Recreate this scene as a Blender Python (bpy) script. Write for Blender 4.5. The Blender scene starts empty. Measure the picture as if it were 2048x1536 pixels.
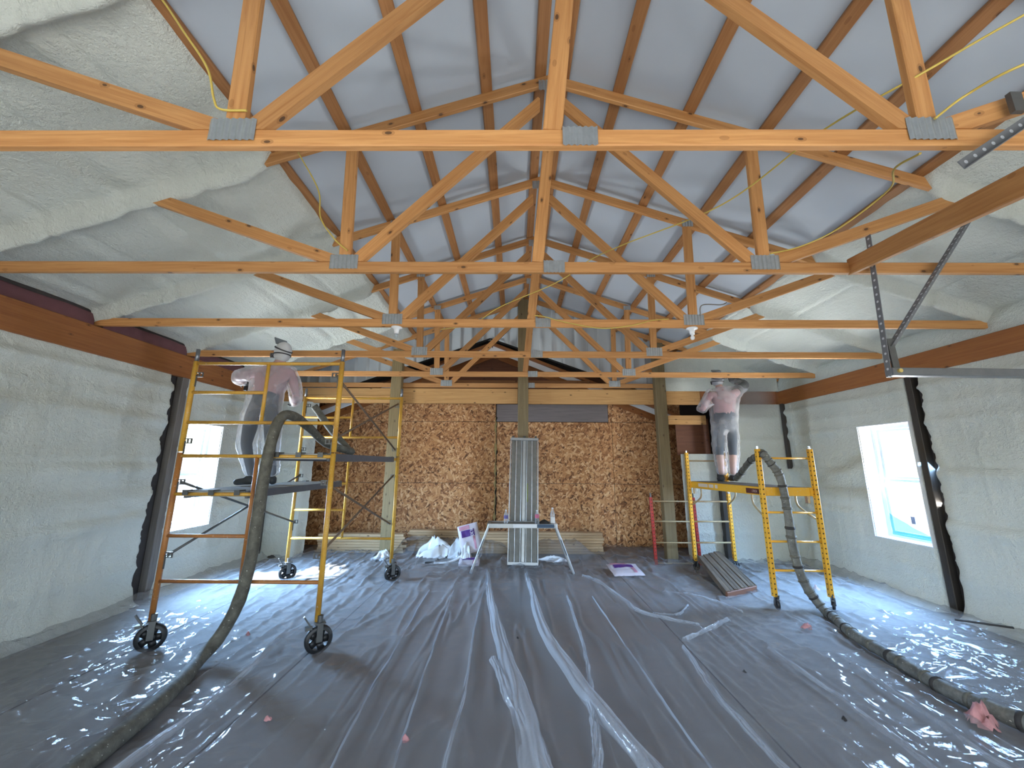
import bpy, bmesh, math, random
import numpy as np
from mathutils import Vector, Matrix, Euler

S = bpy.context.scene
COL = S.collection
random.seed(7)
RNG = np.random.RandomState(5)

# ------------------------------------------------------------------ camera, sky, sun, lights, exposure
F_PX, PITCH, YAW, ROLL, CAM_H = 777.5, .2034, .0085, .006, 1.6
cp, sp, cy, sy = math.cos(PITCH), math.sin(PITCH), math.cos(YAW), math.sin(YAW)
fw = Vector((-sy*cp, cy*cp, sp)); rt = Vector((cy, sy, 0)); up = rt.cross(fw)
r2 = math.cos(ROLL)*rt + math.sin(ROLL)*up
u2 = -math.sin(ROLL)*rt + math.cos(ROLL)*up
cam_data = bpy.data.cameras.new('camera')
cam_data.sensor_width = 36.0
cam_data.sensor_fit = 'HORIZONTAL'
cam_data.lens = F_PX/2048*36.0
cam_data.clip_start = .02
cam = bpy.data.objects.new('camera', cam_data)
COL.objects.link(cam)
cam.matrix_world = Matrix(((r2.x, u2.x, -fw.x, 0), (r2.y, u2.y, -fw.y, 0), (r2.z, u2.z, -fw.z, CAM_H), (0, 0, 0, 1)))
S.camera = cam

S.view_settings.view_transform = 'Standard'
S.view_settings.look = 'None'
S.view_settings.exposure = 0.0
S.view_settings.gamma = 1.0
S.view_settings.use_curve_mapping = False

SUN_DIR = Vector((1.40, .52, -1.38)).normalized()
world = bpy.data.worlds.new('sky')
S.world = world
world.use_nodes = True
wn = world.node_tree
wn.nodes.clear()
wo = wn.nodes.new('ShaderNodeOutputWorld')
wb = wn.nodes.new('ShaderNodeBackground')
ws = wn.nodes.new('ShaderNodeTexSky')
ws.sky_type = 'NISHITA'
ws.sun_disc = False
ws.sun_elevation = math.radians(43)
ws.sun_rotation = math.radians(250)
wb.inputs['Strength'].default_value = .6
wn.links.new(ws.outputs['Color'], wb.inputs['Color'])
wn.links.new(wb.outputs['Background'], wo.inputs['Surface'])


def light(name, kind, loc, direction, energy, color, size=None, size_y=None, spread=None):
    d = bpy.data.lights.new(name, kind)
    d.energy = energy
    d.color = color
    if kind == 'AREA':
        d.shape = 'RECTANGLE'; d.size = size; d.size_y = size_y
        if spread: d.spread = math.radians(spread)
    if kind == 'SUN':
        d.angle = math.radians(.6)
    o = bpy.data.objects.new(name, d)
    COL.objects.link(o)
    o.location = loc
    o.rotation_euler = Vector(direction).to_track_quat('-Z', 'Y').to_euler()
    return o


light('sun', 'SUN', (-8, -3, 9), SUN_DIR, 60.0, (1.0, .96, .90))
# daylight that comes in through the windows and through the open overhead doors behind the viewer
light('window_daylight', 'AREA', (-4.75, 5.42, 1.42), (1, 0, -.85), 660, (.38, .64, 1.0), 1.40, .76, 125)
light('window_groundlight', 'AREA', (-4.76, 5.42, 1.42), (1, 0, .60), 260, (1.0, .98, .93), 1.40, .76, 140)
light('window_daylight.001', 'AREA', (5.085, 5.20, 1.415), (-1, 0, -.85), 270, (.34, .60, 1.0), 1.32, .62, 125)
light('window_groundlight.001', 'AREA', (5.09, 5.20, 1.415), (-1, 0, .60), 160, (1.0, .98, .93), 1.32, .62, 140)
light('door_daylight', 'AREA', (.4, -1.35, 1.25), (0, 1, .02), 66, (.97, .985, 1.0), 6.6, 2.3)

try:
    cy_ = S.cycles
    cy_.max_bounces = 8
    cy_.diffuse_bounces = 4
    cy_.glossy_bounces = 3
    cy_.transmission_bounces = 4
    cy_.transparent_max_bounces = 16
    cy_.sample_clamp_indirect = 6.0
    cy_.caustics_reflective = False
    cy_.caustics_refractive = False
except Exception:
    pass

# ------------------------------------------------------------------ materials
class NT:
    def __init__(s, name):
        s.m = bpy.data.materials.new(name); s.m.use_nodes = True
        s.t = s.m.node_tree; s.t.nodes.clear()
        s.out = s.n('ShaderNodeOutputMaterial')
    def n(s, typ, ins=None, **kw):
        x = s.t.nodes.new(typ)
        for k, v in kw.items(): setattr(x, k, v)
        for k, v in (ins or {}).items():
            if isinstance(v, bpy.types.NodeSocket): s.t.links.new(v, x.inputs[k])
            else: x.inputs[k].default_value = v
        return x
    def math(s, op, a, b=None):
        x = s.n('ShaderNodeMath', operation=op)
        for i, v in enumerate((a, b)):
            if v is None: continue
            if isinstance(v, bpy.types.NodeSocket): s.t.links.new(v, x.inputs[i])
            else: x.inputs[i].default_value = v
        return x.outputs[0]
    def ramp(s, fac, stops):
        x = s.n('ShaderNodeValToRGB', {'Fac': fac})
        e = x.color_ramp.elements
        while len(e) < len(stops): e.new(.5)
        for el, (p, c) in zip(e, stops):
            el.position = p; el.color = (*c, 1) if len(c) == 3 else c
        return x.outputs['Color']
    def mix(s, fac, a, b, mode='MIX'):
        x = s.n('ShaderNodeMixRGB', blend_type=mode)
        for k, v in (('Fac', fac), ('Color1', a), ('Color2', b)):
            if isinstance(v, bpy.types.NodeSocket): s.t.links.new(v, x.inputs[k])
            else: x.inputs[k].default_value = v if k == 'Fac' else ((*v, 1) if len(v) == 3 else v)
        return x.outputs['Color']
    def coords(s, scale=(1, 1, 1), kind='Object', rnd=True):
        tc = s.n('ShaderNodeTexCoord').outputs[kind]
        if rnd:
            oi = s.n('ShaderNodeObjectInfo').outputs['Random']
            k = s.n('ShaderNodeVectorMath', {0: (37.0, 19.0, 53.0)}, operation='SCALE')
            s.t.links.new(oi, k.inputs['Scale'])
            tc = s.n('ShaderNodeVectorMath', {0: tc, 1: k.outputs[0]}, operation='ADD').outputs[0]
        return s.n('ShaderNodeMapping', {'Vector': tc, 'Scale': scale}).outputs[0]
    def noise(s, vec, scale, detail=4, rough=.55, dist=0):
        return s.n('ShaderNodeTexNoise', {'Vector': vec, 'Scale': scale, 'Detail': detail, 'Roughness': rough, 'Distortion': dist}).outputs['Fac']
    def bump(s, height, strength=.3, distance=.01):
        return s.n('ShaderNodeBump', {'Height': height, 'Strength': strength, 'Distance': distance}).outputs['Normal']
    def bsdf(s, color, rough=.6, metal=0., normal=None, **kw):
        ins = {'Base Color': color if isinstance(color, bpy.types.NodeSocket) else (*color, 1), 'Roughness': rough, 'Metallic': metal}
        if normal is not None: ins['Normal'] = normal
        ins.update(kw)
        return s.n('ShaderNodeBsdfPrincipled', ins).outputs['BSDF']
    def done(s, shader):
        s.t.links.new(shader, s.out.inputs['Surface']); return s.m


def plain(name, c, rough=.6, metal=0., var=.12, scale=9, bump=0.):
    t = NT(name)
    v = t.coords()
    f = t.noise(v, scale, 5)
    col = t.mix(f, tuple(x*(1-var) for x in c), tuple(min(1, x*(1+var)) for x in c))
    nm = t.bump(f, bump, .01) if bump else None
    return t.done(t.bsdf(col, rough, metal, nm))


def wood(name, dark, light_, knots=True, rough=.62, weather=0.):
    t = NT(name)
    v = t.coords((1, 1, 1))
    vg = t.n('ShaderNodeMapping', {'Vector': v, 'Scale': (1.1, 26, 26)}).outputs[0]
    g = t.noise(vg, 1.6, 5, .6, .8)
    vb = t.n('ShaderNodeMapping', {'Vector': v, 'Scale': (.7, 5, 5)}).outputs[0]
    b = t.noise(vb, 1.3, 3)
    col = t.ramp(g, [(.28, dark), (.62, light_)])
    col = t.mix(t.math('MULTIPLY', b, .5), col, tuple(x*.72 for x in light_))
    oi = t.n('ShaderNodeObjectInfo').outputs['Random']
    hv = t.n('ShaderNodeHueSaturation', {'Color': col, 'Value': t.math('MULTIPLY_ADD', oi, .28)})
    hv.inputs['Value'].links[0].from_node.inputs[2].default_value = .84
    col = hv.outputs[0]
    if knots:
        vk = t.n('ShaderNodeMapping', {'Vector': v, 'Scale': (5.5, 11, 11)}).outputs[0]
        vo = t.n('ShaderNodeTexVoronoi', {'Vector': vk, 'Scale': 1.0})
        sep = t.n('ShaderNodeSeparateColor', {'Color': vo.outputs['Color']}).outputs[0]
        near = t.math('LESS_THAN', vo.outputs['Distance'], .095)
        ok = t.math('MULTIPLY', near, t.math('GREATER_THAN', sep, .30))
        halo = t.math('MULTIPLY', t.math('LESS_THAN', vo.outputs['Distance'], .17), t.math('GREATER_THAN', sep, .30))
        col = t.mix(t.math('MULTIPLY', halo, .4), col, tuple(x*.55 for x in dark))
        col = t.mix(t.math('MULTIPLY', ok, .85), col, (.06, .028, .012))
    if weather:
        wv = t.noise(v, 3.0, 6)
        col = t.mix(t.math('MULTIPLY', t.ramp(wv, [(.45, (0, 0, 0)), (.7, (1, 1, 1))]), weather), col, (.04, .035, .03))
    return t.done(t.bsdf(col, rough, 0, t.bump(g, .25, .004)))


def foam_mat():
    t = NT('spray_foam')
    v = t.coords(kind='Object', rnd=False)
    n1 = t.noise(v, 1.3, 5)
    n2 = t.noise(v, 26, 6, .62)
    n3 = t.noise(v, 95, 3, .6)
    col = t.ramp(n1, [(.3, (.62, .66, .61)), (.55, (.685, .725, .675)), (.8, (.72, .735, .66))])
    col = t.mix(t.math('MULTIPLY', n2, .35), col, (.78, .81, .77))
    n4 = t.noise(t.n('ShaderNodeMapping', {'Vector': v, 'Scale': (9, 4.0, 5)}).outputs[0], 2.0, 5, .6, 1.5)
    h = t.math('ADD', t.math('MULTIPLY', n2, .8), t.math('ADD', t.math('MULTIPLY', n3, .35), t.math('MULTIPLY', n4, .7)))
    return t.done(t.bsdf(col, .62, 0, t.bump(h, .8, .036)))


def osb_mat():
    t = NT('oriented_strand_board')
    v = t.coords()
    w = t.noise(v, 5, 3)
    wv = t.n('ShaderNodeMixRGB', {'Fac': .06, 'Color1': v}); t.t.links.new(t.n('ShaderNodeTexNoise', {'Vector': v, 'Scale': 6.0}).outputs['Color'], wv.inputs['Color2'])
    lay = []
    for ang, sc in ((.35, (34, 1, 13)), (-.75, (38, 1, 12)), (1.30, (36, 1, 14))):
        mp = t.n('ShaderNodeMapping', {'Vector': wv.outputs[0], 'Rotation': (0, ang, 0)}).outputs[0]
        mp = t.n('ShaderNodeMapping', {'Vector': mp, 'Scale': sc}).outputs[0]
        vo = t.n('ShaderNodeTexVoronoi', {'Vector': mp, 'Scale': 1.0})
        lay.append((t.n('ShaderNodeSeparateColor', {'Color': vo.outputs['Color']}).outputs, vo.outputs['Distance']))
    pal = [(.0, (.06, .02, .006)), (.15, (.28, .11, .038)), (.45, (.55, .26, .10)), (.75, (.69, .375, .165)), (1., (.88, .60, .33))]
    c1, c2, c3 = (t.ramp(l[0][0], pal) for l in lay)
    col = t.mix(t.math('GREATER_THAN', lay[0][0][1], .52), c1, c2)
    col = t.mix(t.math('GREATER_THAN', lay[1][0][2], .62), col, c3)
    big = t.noise(v, .9, 3)
    col = t.mix(t.math('MULTIPLY', big, .4), col, (.42, .20, .085))
    return t.done(t.bsdf(col, .72, 0, t.bump(lay[0][1], .25, .006)))


def film_mat(name, tint=(.80, .84, .88), alpha=.5, rough=.16, edge=.45, nscale=38, bump=.35, cracks=True):
    """thin translucent polythene: partly see-through, milky, glossy; more opaque at grazing angles"""
    t = NT(name)
    v = t.coords(kind='Object', rnd=False)
    v2 = t.n('ShaderNodeMapping', {'Vector': v, 'Scale': (1.0, .55, 1.0)}).outputs[0]
    a = t.noise(v2, nscale*.35, 4, .6, 1.2)
    b = t.noise(v2, nscale, 4, .6, .6)
    h = t.math('ADD', a, t.math('MULTIPLY', b, .45))
    nm = t.bump(h, bump, .016)
    surf = t.bsdf(tint, rough, 0, nm, **{'Specular IOR Level': .6})
    tr = t.n('ShaderNodeBsdfTransparent', {'Color': (.96, .97, .98, 1)}).outputs[0]
    lw = t.n('ShaderNodeLayerWeight', {'Blend': .35, 'Normal': nm}).outputs['Facing']
    fac = t.math('MULTIPLY_ADD', lw, edge); fac.node.inputs[2].default_value = alpha
    cl = t.n('ShaderNodeClamp', {'Value': fac}).outputs[0]
    mx = t.n('ShaderNodeMixShader', {0: cl, 1: tr, 2: surf}).outputs[0]
    return t.done(mx)


def perforated(name, c, rust=.3, plate=False):
    t = NT(name)
    tc = t.n('ShaderNodeTexCoord').outputs['Object']
    sx = t.n('ShaderNodeSeparateXYZ', {0: tc}).outputs
    fx = t.math('MULTIPLY', t.math('SUBTRACT', t.math('FRACT', t.math('MULTIPLY', sx[0], 1/.055)), .5), .055)
    cr = t.math('MAXIMUM' if plate else 'MINIMUM', t.math('ABSOLUTE', sx[1]), t.math('ABSOLUTE', sx[2]))
    d = t.math('SQRT', t.math('ADD', t.math('POWER', t.math('ABSOLUTE', fx), 2), t.math('POWER', cr, 2)))
    hole = t.math('LESS_THAN', d, .0085)
    v = t.coords()
    n = t.noise(v, 7, 5, .65)
    col = t.mix(t.math('MULTIPLY', t.ramp(n, [(.52, (0, 0, 0)), (.66, (1, 1, 1))]), rust), c, (.28, .10, .03))
    col = t.mix(hole, col, (.55, .58, .62) if plate else (.02, .015, .01))  # holes are colour only: painted light showing through on plates, dark on uprights
    return t.done(t.bsdf(col, .45))


def painted(name, c, rust=.35, rustc=(.33, .13, .04), rough=.42):
    t = NT(name)
    v = t.coords()
    n = t.noise(v, 5, 6, .65)
    col = t.mix(t.math('MULTIPLY', t.ramp(n, [(.48, (0, 0, 0)), (.68, (1, 1, 1))]), rust), c, rustc)
    n2 = t.noise(v, 60, 3)
    col = t.mix(t.math('MULTIPLY', t.math('GREATER_THAN', n2, .66), .5), col, (.6, .57, .5))
    return t.done(t.bsdf(col, rough))


def hose_mat(name, c):
    t = NT(name)
    v = t.coords()
    n = t.noise(v, 14, 6, .65)
    col = t.ramp(n, [(.3, tuple(x*.45 for x in c)), (.6, c), (.78, tuple(min(1, x*1.7) for x in c))])
    sp_ = t.math('GREATER_THAN', t.noise(v, 45, 2), .70)
    col = t.mix(t.math('MULTIPLY', sp_, .8), col, (.55, .54, .47))
    return t.done(t.bsdf(col, .7, 0, t.bump(n, .5, .01)))


def coverall_mat():
    t = NT('white_disposable_suit')
    v = t.coords(rnd=False)
    n = t.noise(v, 9, 4, .6, 1.0)
    n2 = t.noise(v, 2.5, 3)
    nm = t.bump(n, .6, .02)
    d = t.n('ShaderNodeBsdfDiffuse', {'Color': (.80, .80, .84, 1), 'Normal': nm}).outputs[0]
    tl = t.n('ShaderNodeBsdfTranslucent', {'Color': (.75, .76, .80, 1), 'Normal': nm}).outputs[0]
    g = t.n('ShaderNodeBsdfGlossy', {'Color': (.9, .9, .95, 1), 'Roughness': .3, 'Normal': nm}).outputs[0]
    s1 = t.n('ShaderNodeMixShader', {0: .35, 1: d, 2: tl}).outputs[0]
    s1 = t.n('ShaderNodeMixShader', {0: .08, 1: s1, 2: g}).outputs[0]
    tr = t.n('ShaderNodeBsdfTransparent').outputs[0]
    lw = t.n('ShaderNodeLayerWeight', {'Blend': .4}).outputs['Facing']
    f = t.math('MULTIPLY_ADD', lw, .5); f.node.inputs[2].default_value = .085
    f = t.math('ADD', f, t.math('MULTIPLY', t.ramp(n2, [(.45, (0, 0, 0)), (.72, (1, 1, 1))]), .38))
    f = t.n('ShaderNodeClamp', {'Value': f}).outputs[0]
    return t.done(t.n('ShaderNodeMixShader', {0: f, 1: tr, 2: s1}).outputs[0])


def backlit_film():
    """thin clear film taped over a window: mostly see-through, glows a little when lit from behind"""
    t = NT('window_film')
    v = t.coords(kind='Object', rnd=False)
    nm = t.bump(t.noise(v, 6, 4, .6, 1.0), .5, .02)
    tr = t.n('ShaderNodeBsdfTransparent', {'Color': (.97, .985, 1, 1)}).outputs[0]
    tl = t.n('ShaderNodeBsdfTranslucent', {'Color': (.22, .52, 1.0, 1), 'Normal': nm}).outputs[0]  # blue skylight on the frame is put into the film's tint
    g = t.n('ShaderNodeBsdfGlossy', {'Roughness': .15, 'Normal': nm}).outputs[0]
    a = t.n('ShaderNodeMixShader', {0: .0042, 1: tr, 2: tl}).outputs[0]
    return t.done(t.n('ShaderNodeMixShader', {0: .05, 1: a, 2: g}).outputs[0])


def glass_mat():
    t = NT('window_glass')
    tr = t.n('ShaderNodeBsdfTransparent', {'Color': (.95, .98, 1, 1)}).outputs[0]
    g = t.n('ShaderNodeBsdfGlossy', {'Roughness': .02}).outputs[0]
    return t.done(t.n('ShaderNodeMixShader', {0: .07, 1: tr, 2: g}).outputs[0])


def concrete():
    t = NT('concrete')
    v = t.coords(kind='Object', rnd=False)
    n = t.noise(v, 1.6, 7, .6)
    n2 = t.noise(v, 40, 4)
    col = t.ramp(n, [(.3, (.135, .130, .126)), (.7, (.20, .192, .184))])
    col = t.mix(t.math('MULTIPLY', n2, .25), col, (.30, .29, .27))
    return t.done(t.bsdf(col, .7, 0, t.bump(n2, .2, .004)))


MT = dict(
    truss=wood('spruce_framing', (.40, .155, .040), (.63, .32, .115)),
    purlin=wood('purlin_wood', (.27, .105, .033), (.42, .20, .075)),
    beam=wood('girder_wood', (.24, .075, .018), (.37, .14, .038)),
    header=wood('header_wood', (.47, .235, .072), (.66, .38, .145)),
    treated=wood('treated_post', (.15, .105, .045), (.26, .195, .095)),
    darkpost=wood('dark_post', (.022, .018, .016), (.05, .042, .036), False),
    greypost=wood('grey_post', (.10, .09, .085), (.19, .175, .165), False),
    redply=wood('red_plywood', (.12, .04, .02), (.20, .075, .032)),
    lumber=wood('stacked_lumber', (.46, .30, .16), (.63, .45, .27)),
    weathered=wood('weathered_plank', (.085, .058, .038), (.20, .15, .105), False, .8, .6),
    greyboard=wood('grey_board', (.16, .14, .14), (.24, .21, .21), False),
    osb=osb_mat(), foam=foam_mat(), concrete=concrete(),
    underlay=plain('roof_underlayment', (.48, .545, .625), .55, 0, .06, 2.2, .12),
    siding=plain('white_siding', (.60, .66, .70), .4, 0, .05, 3),
    black=plain('black_gap', (.012, .011, .010), .9),
    sheath=plain('dark_sheathing', (.055, .047, .045), .9, 0, .3),
    maroon=plain('maroon_insulation', (.16, .065, .075), .8, 0, .3),
    galv=plain('galvanized_plate', (.46, .50, .52), .38, .75, .2, 30, .2),
    galvd=plain('galvanized_track', (.22, .235, .26), .38, .7, .2, 20),
    vinyl=plain('white_vinyl', (.78, .82, .86), .35, 0, .03),
    glass=glass_mat(),
    sheet=film_mat('floor_polythene', (.42, .425, .445), .16, .095, .46, 24, .30),
    fold=film_mat('folded_polythene', (.72, .77, .84), .20, .12, .45, 30, .35),
    wfilm=backlit_film(),
    clear=film_mat('clear_bag', (.80, .85, .90), .36, .16, .5, 14, .6),
    yellow=painted('yellow_scaffold_paint', (.62, .345, .045), .45),
    orange=painted('orange_scaffold_paint', (.42, .17, .045), .55, (.22, .085, .04)),
    bakery=painted('yellow_baker_paint', (.80, .42, .03), .2),
    bakerp=perforated('yellow_perforated', (.82, .43, .03), .3),
    redp=perforated('red_perforated', (.50, .035, .03), .2),
    rung=painted('worn_rung', (.42, .34, .20), .5),
    steel=plain('dark_steel', (.13, .135, .135), .45, .6, .25, 20),
    chrome=plain('bright_steel', (.62, .64, .66), .25, .9, .1),
    brace=plain('brace_rod', (.17, .115, .075), .55, .3, .3, 20),
    rubber=plain('black_rubber', (.016, .017, .019), .42, 0, .3),
    alu=plain('aluminium', (.40, .42, .43), .42, .6, .2, 12, .1),
    aluw=plain('worn_aluminium', (.21, .215, .205), .55, .25, .35, 9, .2),
    aluside=plain('dark_plank_rail', (.115, .125, .145), .5, .3, .2, 10),
    track=perforated('perforated_angle', (.15, .16, .175), .0, True),
    wire=plain('yellow_cable', (.62, .47, .10), .45, 0, .1),
    wiregrey=plain('grey_cable', (.20, .19, .17), .5, 0, .1),
    porcelain=plain('white_porcelain', (.82, .83, .84), .25, 0, .02),
    hoseL=hose_mat('grey_hose', (.135, .13, .105)),
    hoseR=hose_mat('taped_hose', (.17, .17, .15)),
    skin=plain('skin', (.48, .31, .26), .5, 0, .06),
    shirt=plain('pink_shirt', (.40, .25, .27), .85, 0, .1),
    jeans=plain('dark_jeans', (.045, .065, .09), .85, 0, .3),
    shoe=plain('dark_shoe', (.05, .055, .06), .7, 0, .3),
    suit=coverall_mat(),
    hoodw=plain('white_hood', (.60, .61, .62), .8, 0, .1, 14, .3),
    hoodg=plain('grey_hood', (.33, .34, .37), .8, 0, .12, 14, .3),
    strap=plain('dark_strap', (.05, .05, .055), .7),
    glove=plain('dark_glove', (.09, .095, .10), .7, 0, .3),
    sleeve=plain('dark_sleeve', (.12, .125, .13), .8, 0, .3, 10, .3),
    white=plain('white_plastic', (.76, .80, .84), .35, 0, .04, 9, .2),
    bagwhite=plain('bag_white', (.58, .54, .60), .4, 0, .08, 10, .3),
    bagpink=plain('bag_pink', (.52, .25, .33), .45, 0, .12),
    purple=plain('bag_purple', (.075, .025, .19), .4, 0, .1),
    pink=plain('pink_fibreglass', (.56, .27, .27), .9, 0, .25, 30, .6),
    dark=plain('dark_scrap', (.035, .032, .03), .8, 0, .3),
    bottle=film_mat('bottle_plastic', (.75, .80, .85), .25, .1, .5, 10, .1),
    lblue=plain('label_purple', (.10, .09, .30), .4), lpink=plain('label_pink', (.55, .12, .22), .4),
    cola=plain('dark_drink', (.02, .012, .01), .2), milk=plain('white_drink', (.78, .77, .74), .3),
    bluet=plain('blue_tape', (.03, .07, .13), .5), tape=plain('yellow_sticker', (.5, .38, .12), .5),
    redlabel=plain('red_black_label', (.09, .02, .02), .4), lettering=plain('pale_lettering', (.60, .42, .36), .5),
    sticker=plain('pale_sticker', (.66, .56, .45), .5), purlettering=plain('white_lettering', (.75, .73, .78), .5),
    yfoam=plain('yellow_foam_bead', (.42, .33, .14), .8, 0, .3, 20, .4),
    snow=plain('pale_ground', (.16, .165, .16), .9, 0, .1, .6),
    lime=plain('lime_paint', (.22, .27, .08), .6, 0, .3, 30),
)

# ------------------------------------------------------------------ object helpers
def wloc(o):
    p = Vector((0, 0, 0))
    while o is not None:
        p += o.location; o = o.parent
    return p


def props(o, label=None, cat=None, group=None, kind=None):
    if label: o['label'] = label
    if cat: o['category'] = cat
    if group: o['group'] = group
    if kind: o['kind'] = kind
    return o


def empty(name, loc=(0, 0, 0), parent=None):
    o = bpy.data.objects.new(name, None)
    COL.objects.link(o)
    o.empty_display_size = .05
    if parent is not None:
        o.parent = parent
        o.location = Vector(loc)
    else:
        o.location = Vector(loc)
    return o


def thing(name, label, cat, loc, group=None):
    return props(empty(name, loc), label, cat, group)


def link_mesh(name, me, mat, parent, loc=None, smooth=False):
    """me's vertices are in world coordinates when loc is None"""
    o = bpy.data.objects.new(name, me)
    COL.objects.link(o)
    if mat is not None and not me.materials:
        for m in (mat if isinstance(mat, (list, tuple)) else (mat,)): me.materials.append(m)
    if smooth:
        me.polygons.foreach_set('use_smooth', [True]*len(me.polygons))
    if parent is not None:
        o.parent = parent
        o.location = -wloc(parent) if loc is None else Vector(loc)-wloc(parent)
    elif loc is not None:
        o.location = loc
    return o


class MB:
    def __init__(s): s.v, s.f, s.mi, s.cur = [], [], [], 0
    def add(s, vs, fs):
        b = len(s.v); s.v += [tuple(x) for x in vs]; s.f += [tuple(i+b for i in f) for f in fs]; s.mi += [s.cur]*len(fs)
        return s
    def box(s, c, d, rot=None):
        vs = [Vector((x*d[0]/2, y*d[1]/2, z*d[2]/2)) for x in (-1, 1) for y in (-1, 1) for z in (-1, 1)]
        if rot is not None: vs = [rot @ v for v in vs]
        return s.add([v+Vector(c) for v in vs], [(0, 1, 3, 2), (4, 6, 7, 5), (0, 4, 5, 1), (2, 3, 7, 6), (0, 2, 6, 4), (1, 5, 7, 3)])
    def bar(s, p0, p1, w, h, upv=(0, 0, 1)):
        p0, p1 = Vector(p0), Vector(p1); x = (p1-p0).normalized(); y = Vector(upv).cross(x).normalized(); z = x.cross(y)
        vs = [p+y*a*w/2+z*b*h/2 for p in (p0, p1) for a, b in ((-1, -1), (1, -1), (1, 1), (-1, 1))]
        return s.add(vs, [(0, 3, 2, 1), (4, 5, 6, 7)]+[(i, (i+1) % 4, 4+(i+1) % 4, 4+i) for i in range(4)])
    def tube(s, pts, r, n=10, cap=True):
        pts = [Vector(p) for p in pts]; rs = r if isinstance(r, (list, tuple, np.ndarray)) else [r]*len(pts)
        t0 = (pts[1]-pts[0]).normalized(); a = Vector((0, 0, 1)) if abs(t0.z) < .9 else Vector((1, 0, 0))
        nrm = t0.cross(a).normalized(); vs = []
        for i, p in enumerate(pts):
            t = (pts[min(i+1, len(pts)-1)]-pts[max(i-1, 0)]).normalized()
            nrm = (nrm-t*nrm.dot(t)).normalized(); bn = t.cross(nrm)
            vs += [p+(nrm*math.cos(k*2*math.pi/n)+bn*math.sin(k*2*math.pi/n))*rs[i] for k in range(n)]
        m = len(pts)
        fs = [(i*n+k, i*n+(k+1) % n, (i+1)*n+(k+1) % n, (i+1)*n+k) for i in range(m-1) for k in range(n)]
        if cap: fs += [tuple(range(n))[::-1], tuple((m-1)*n+k for k in range(n))]
        return s.add(vs, fs)
    def lathe(s, prof, c=(0, 0, 0), n=16, rot=None):
        vs = []
        for r, z in prof:
            for k in range(n):
                v = Vector((r*math.cos(k*2*math.pi/n), r*math.sin(k*2*math.pi/n), z))
                vs.append((rot @ v if rot is not None else v)+Vector(c))
        fs = [(i*n+k, i*n+(k+1) % n, (i+1)*n+(k+1) % n, (i+1)*n+k) for i in range(len(prof)-1) for k in range(n)]
        return s.add(vs, fs)
    def ball(s, c, r, n=12, m=8, rot=None):
        r = (r, r, r) if not isinstance(r, (tuple, list)) else r
        vs = []
        for i in range(m+1):
            th = math.pi*i/m
            for k in range(n):
                v = Vector((r[0]*math.sin(th)*math.cos(2*math.pi*k/n), r[1]*math.sin(th)*math.sin(2*math.pi*k/n), r[2]*math.cos(th)))
                vs.append((rot @ v if rot is not None else v)+Vector(c))
        return s.add(vs, [(i*n+k, (i+1)*n+k, (i+1)*n+(k+1) % n, i*n+(k+1) % n) for i in range(m) for k in range(n)])
    def prism(s, poly, y0, y1):
        """polygon in XZ extruded along Y"""
        n = len(poly)
        vs = [(x, y0, z) for x, z in poly]+[(x, y1, z) for x, z in poly]
        return s.add(vs, [tuple(range(n)), tuple(range(2*n-1, n-1, -1))]+[(i, i+n, (i+1) % n+n, (i+1) % n) for i in range(n)])
    def build(s, name, mat, parent=None, smooth=False):
        me = bpy.data.meshes.new(name)
        off = wloc(parent) if parent is not None else Vector((0, 0, 0))
        me.from_pydata([Vector(v)-off for v in s.v], [], s.f)
        mats = mat if isinstance(mat, (list, tuple)) else [mat]
        for m in mats: me.materials.append(m)
        if len(mats) > 1: me.polygons.foreach_set('material_index', s.mi)
        if smooth: me.polygons.foreach_set('use_smooth', [len(f) == 4 for f in s.f])
        me.update()
        o = bpy.data.objects.new(name, me); COL.objects.link(o)
        if parent is not None: o.parent = parent
        return o


_beam_cache = {}
def beam(name, p0, p1, w, h, mat, parent=None, upv=(0, 0, 1), bev=.005, ext=0.):
    """a stick whose own X axis runs along it, so the grain follows; w across, h along upv"""
    p0, p1 = Vector(p0), Vector(p1)
    x = (p1-p0); L = x.length; x.normalize()
    p0 = p0-x*ext; L += 2*ext
    y = Vector(upv).cross(x)
    if y.length < 1e-4: y = Vector((0, 1, 0)).cross(x)
    y.normalize(); z = x.cross(y)
    key = (round(L, 4), w, h, bev, mat.name)
    me = _beam_cache.get(key)
    if me is None:
        a, b = w/2, h/2
        prof = [(-a+bev, -b), (a-bev, -b), (a, -b+bev), (a, b-bev), (a-bev, b), (-a+bev, b), (-a, b-bev), (-a, -b+bev)]
        vs = [(X, p, q) for X in (0, L) for p, q in prof]
        fs = [tuple(range(8))[::-1], tuple(range(8, 16))]+[(i, (i+1) % 8, 8+(i+1) % 8, 8+i) for i in range(8)]
        me = bpy.data.meshes.new(name); me.from_pydata(vs, [], fs); me.materials.append(mat); me.update()
        _beam_cache[key] = me
    o = bpy.data.objects.new(name, me); COL.objects.link(o)
    loc = p0-(wloc(parent) if parent is not None else Vector((0, 0, 0)))
    if parent is not None: o.parent = parent
    o.matrix_local = Matrix(((x.x, y.x, z.x, loc.x), (x.y, y.y, z.y, loc.y), (x.z, y.z, z.z, loc.z), (0, 0, 0, 1)))
    return o


def catmull(pts, k=10):
    P = [Vector(p) for p in pts]; P = [P[0]*2-P[1]]+P+[P[-1]*2-P[-2]]; out = []
    for i in range(1, len(P)-2):
        for j in range(k):
            t = j/k; a, b, c, d = P[i-1:i+3]
            out.append(.5*((2*b)+(c-a)*t+(2*a-5*b+4*c-d)*t*t+(3*b-a-3*c+d)*t**3))
    out.append(P[-2]); return out


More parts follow.
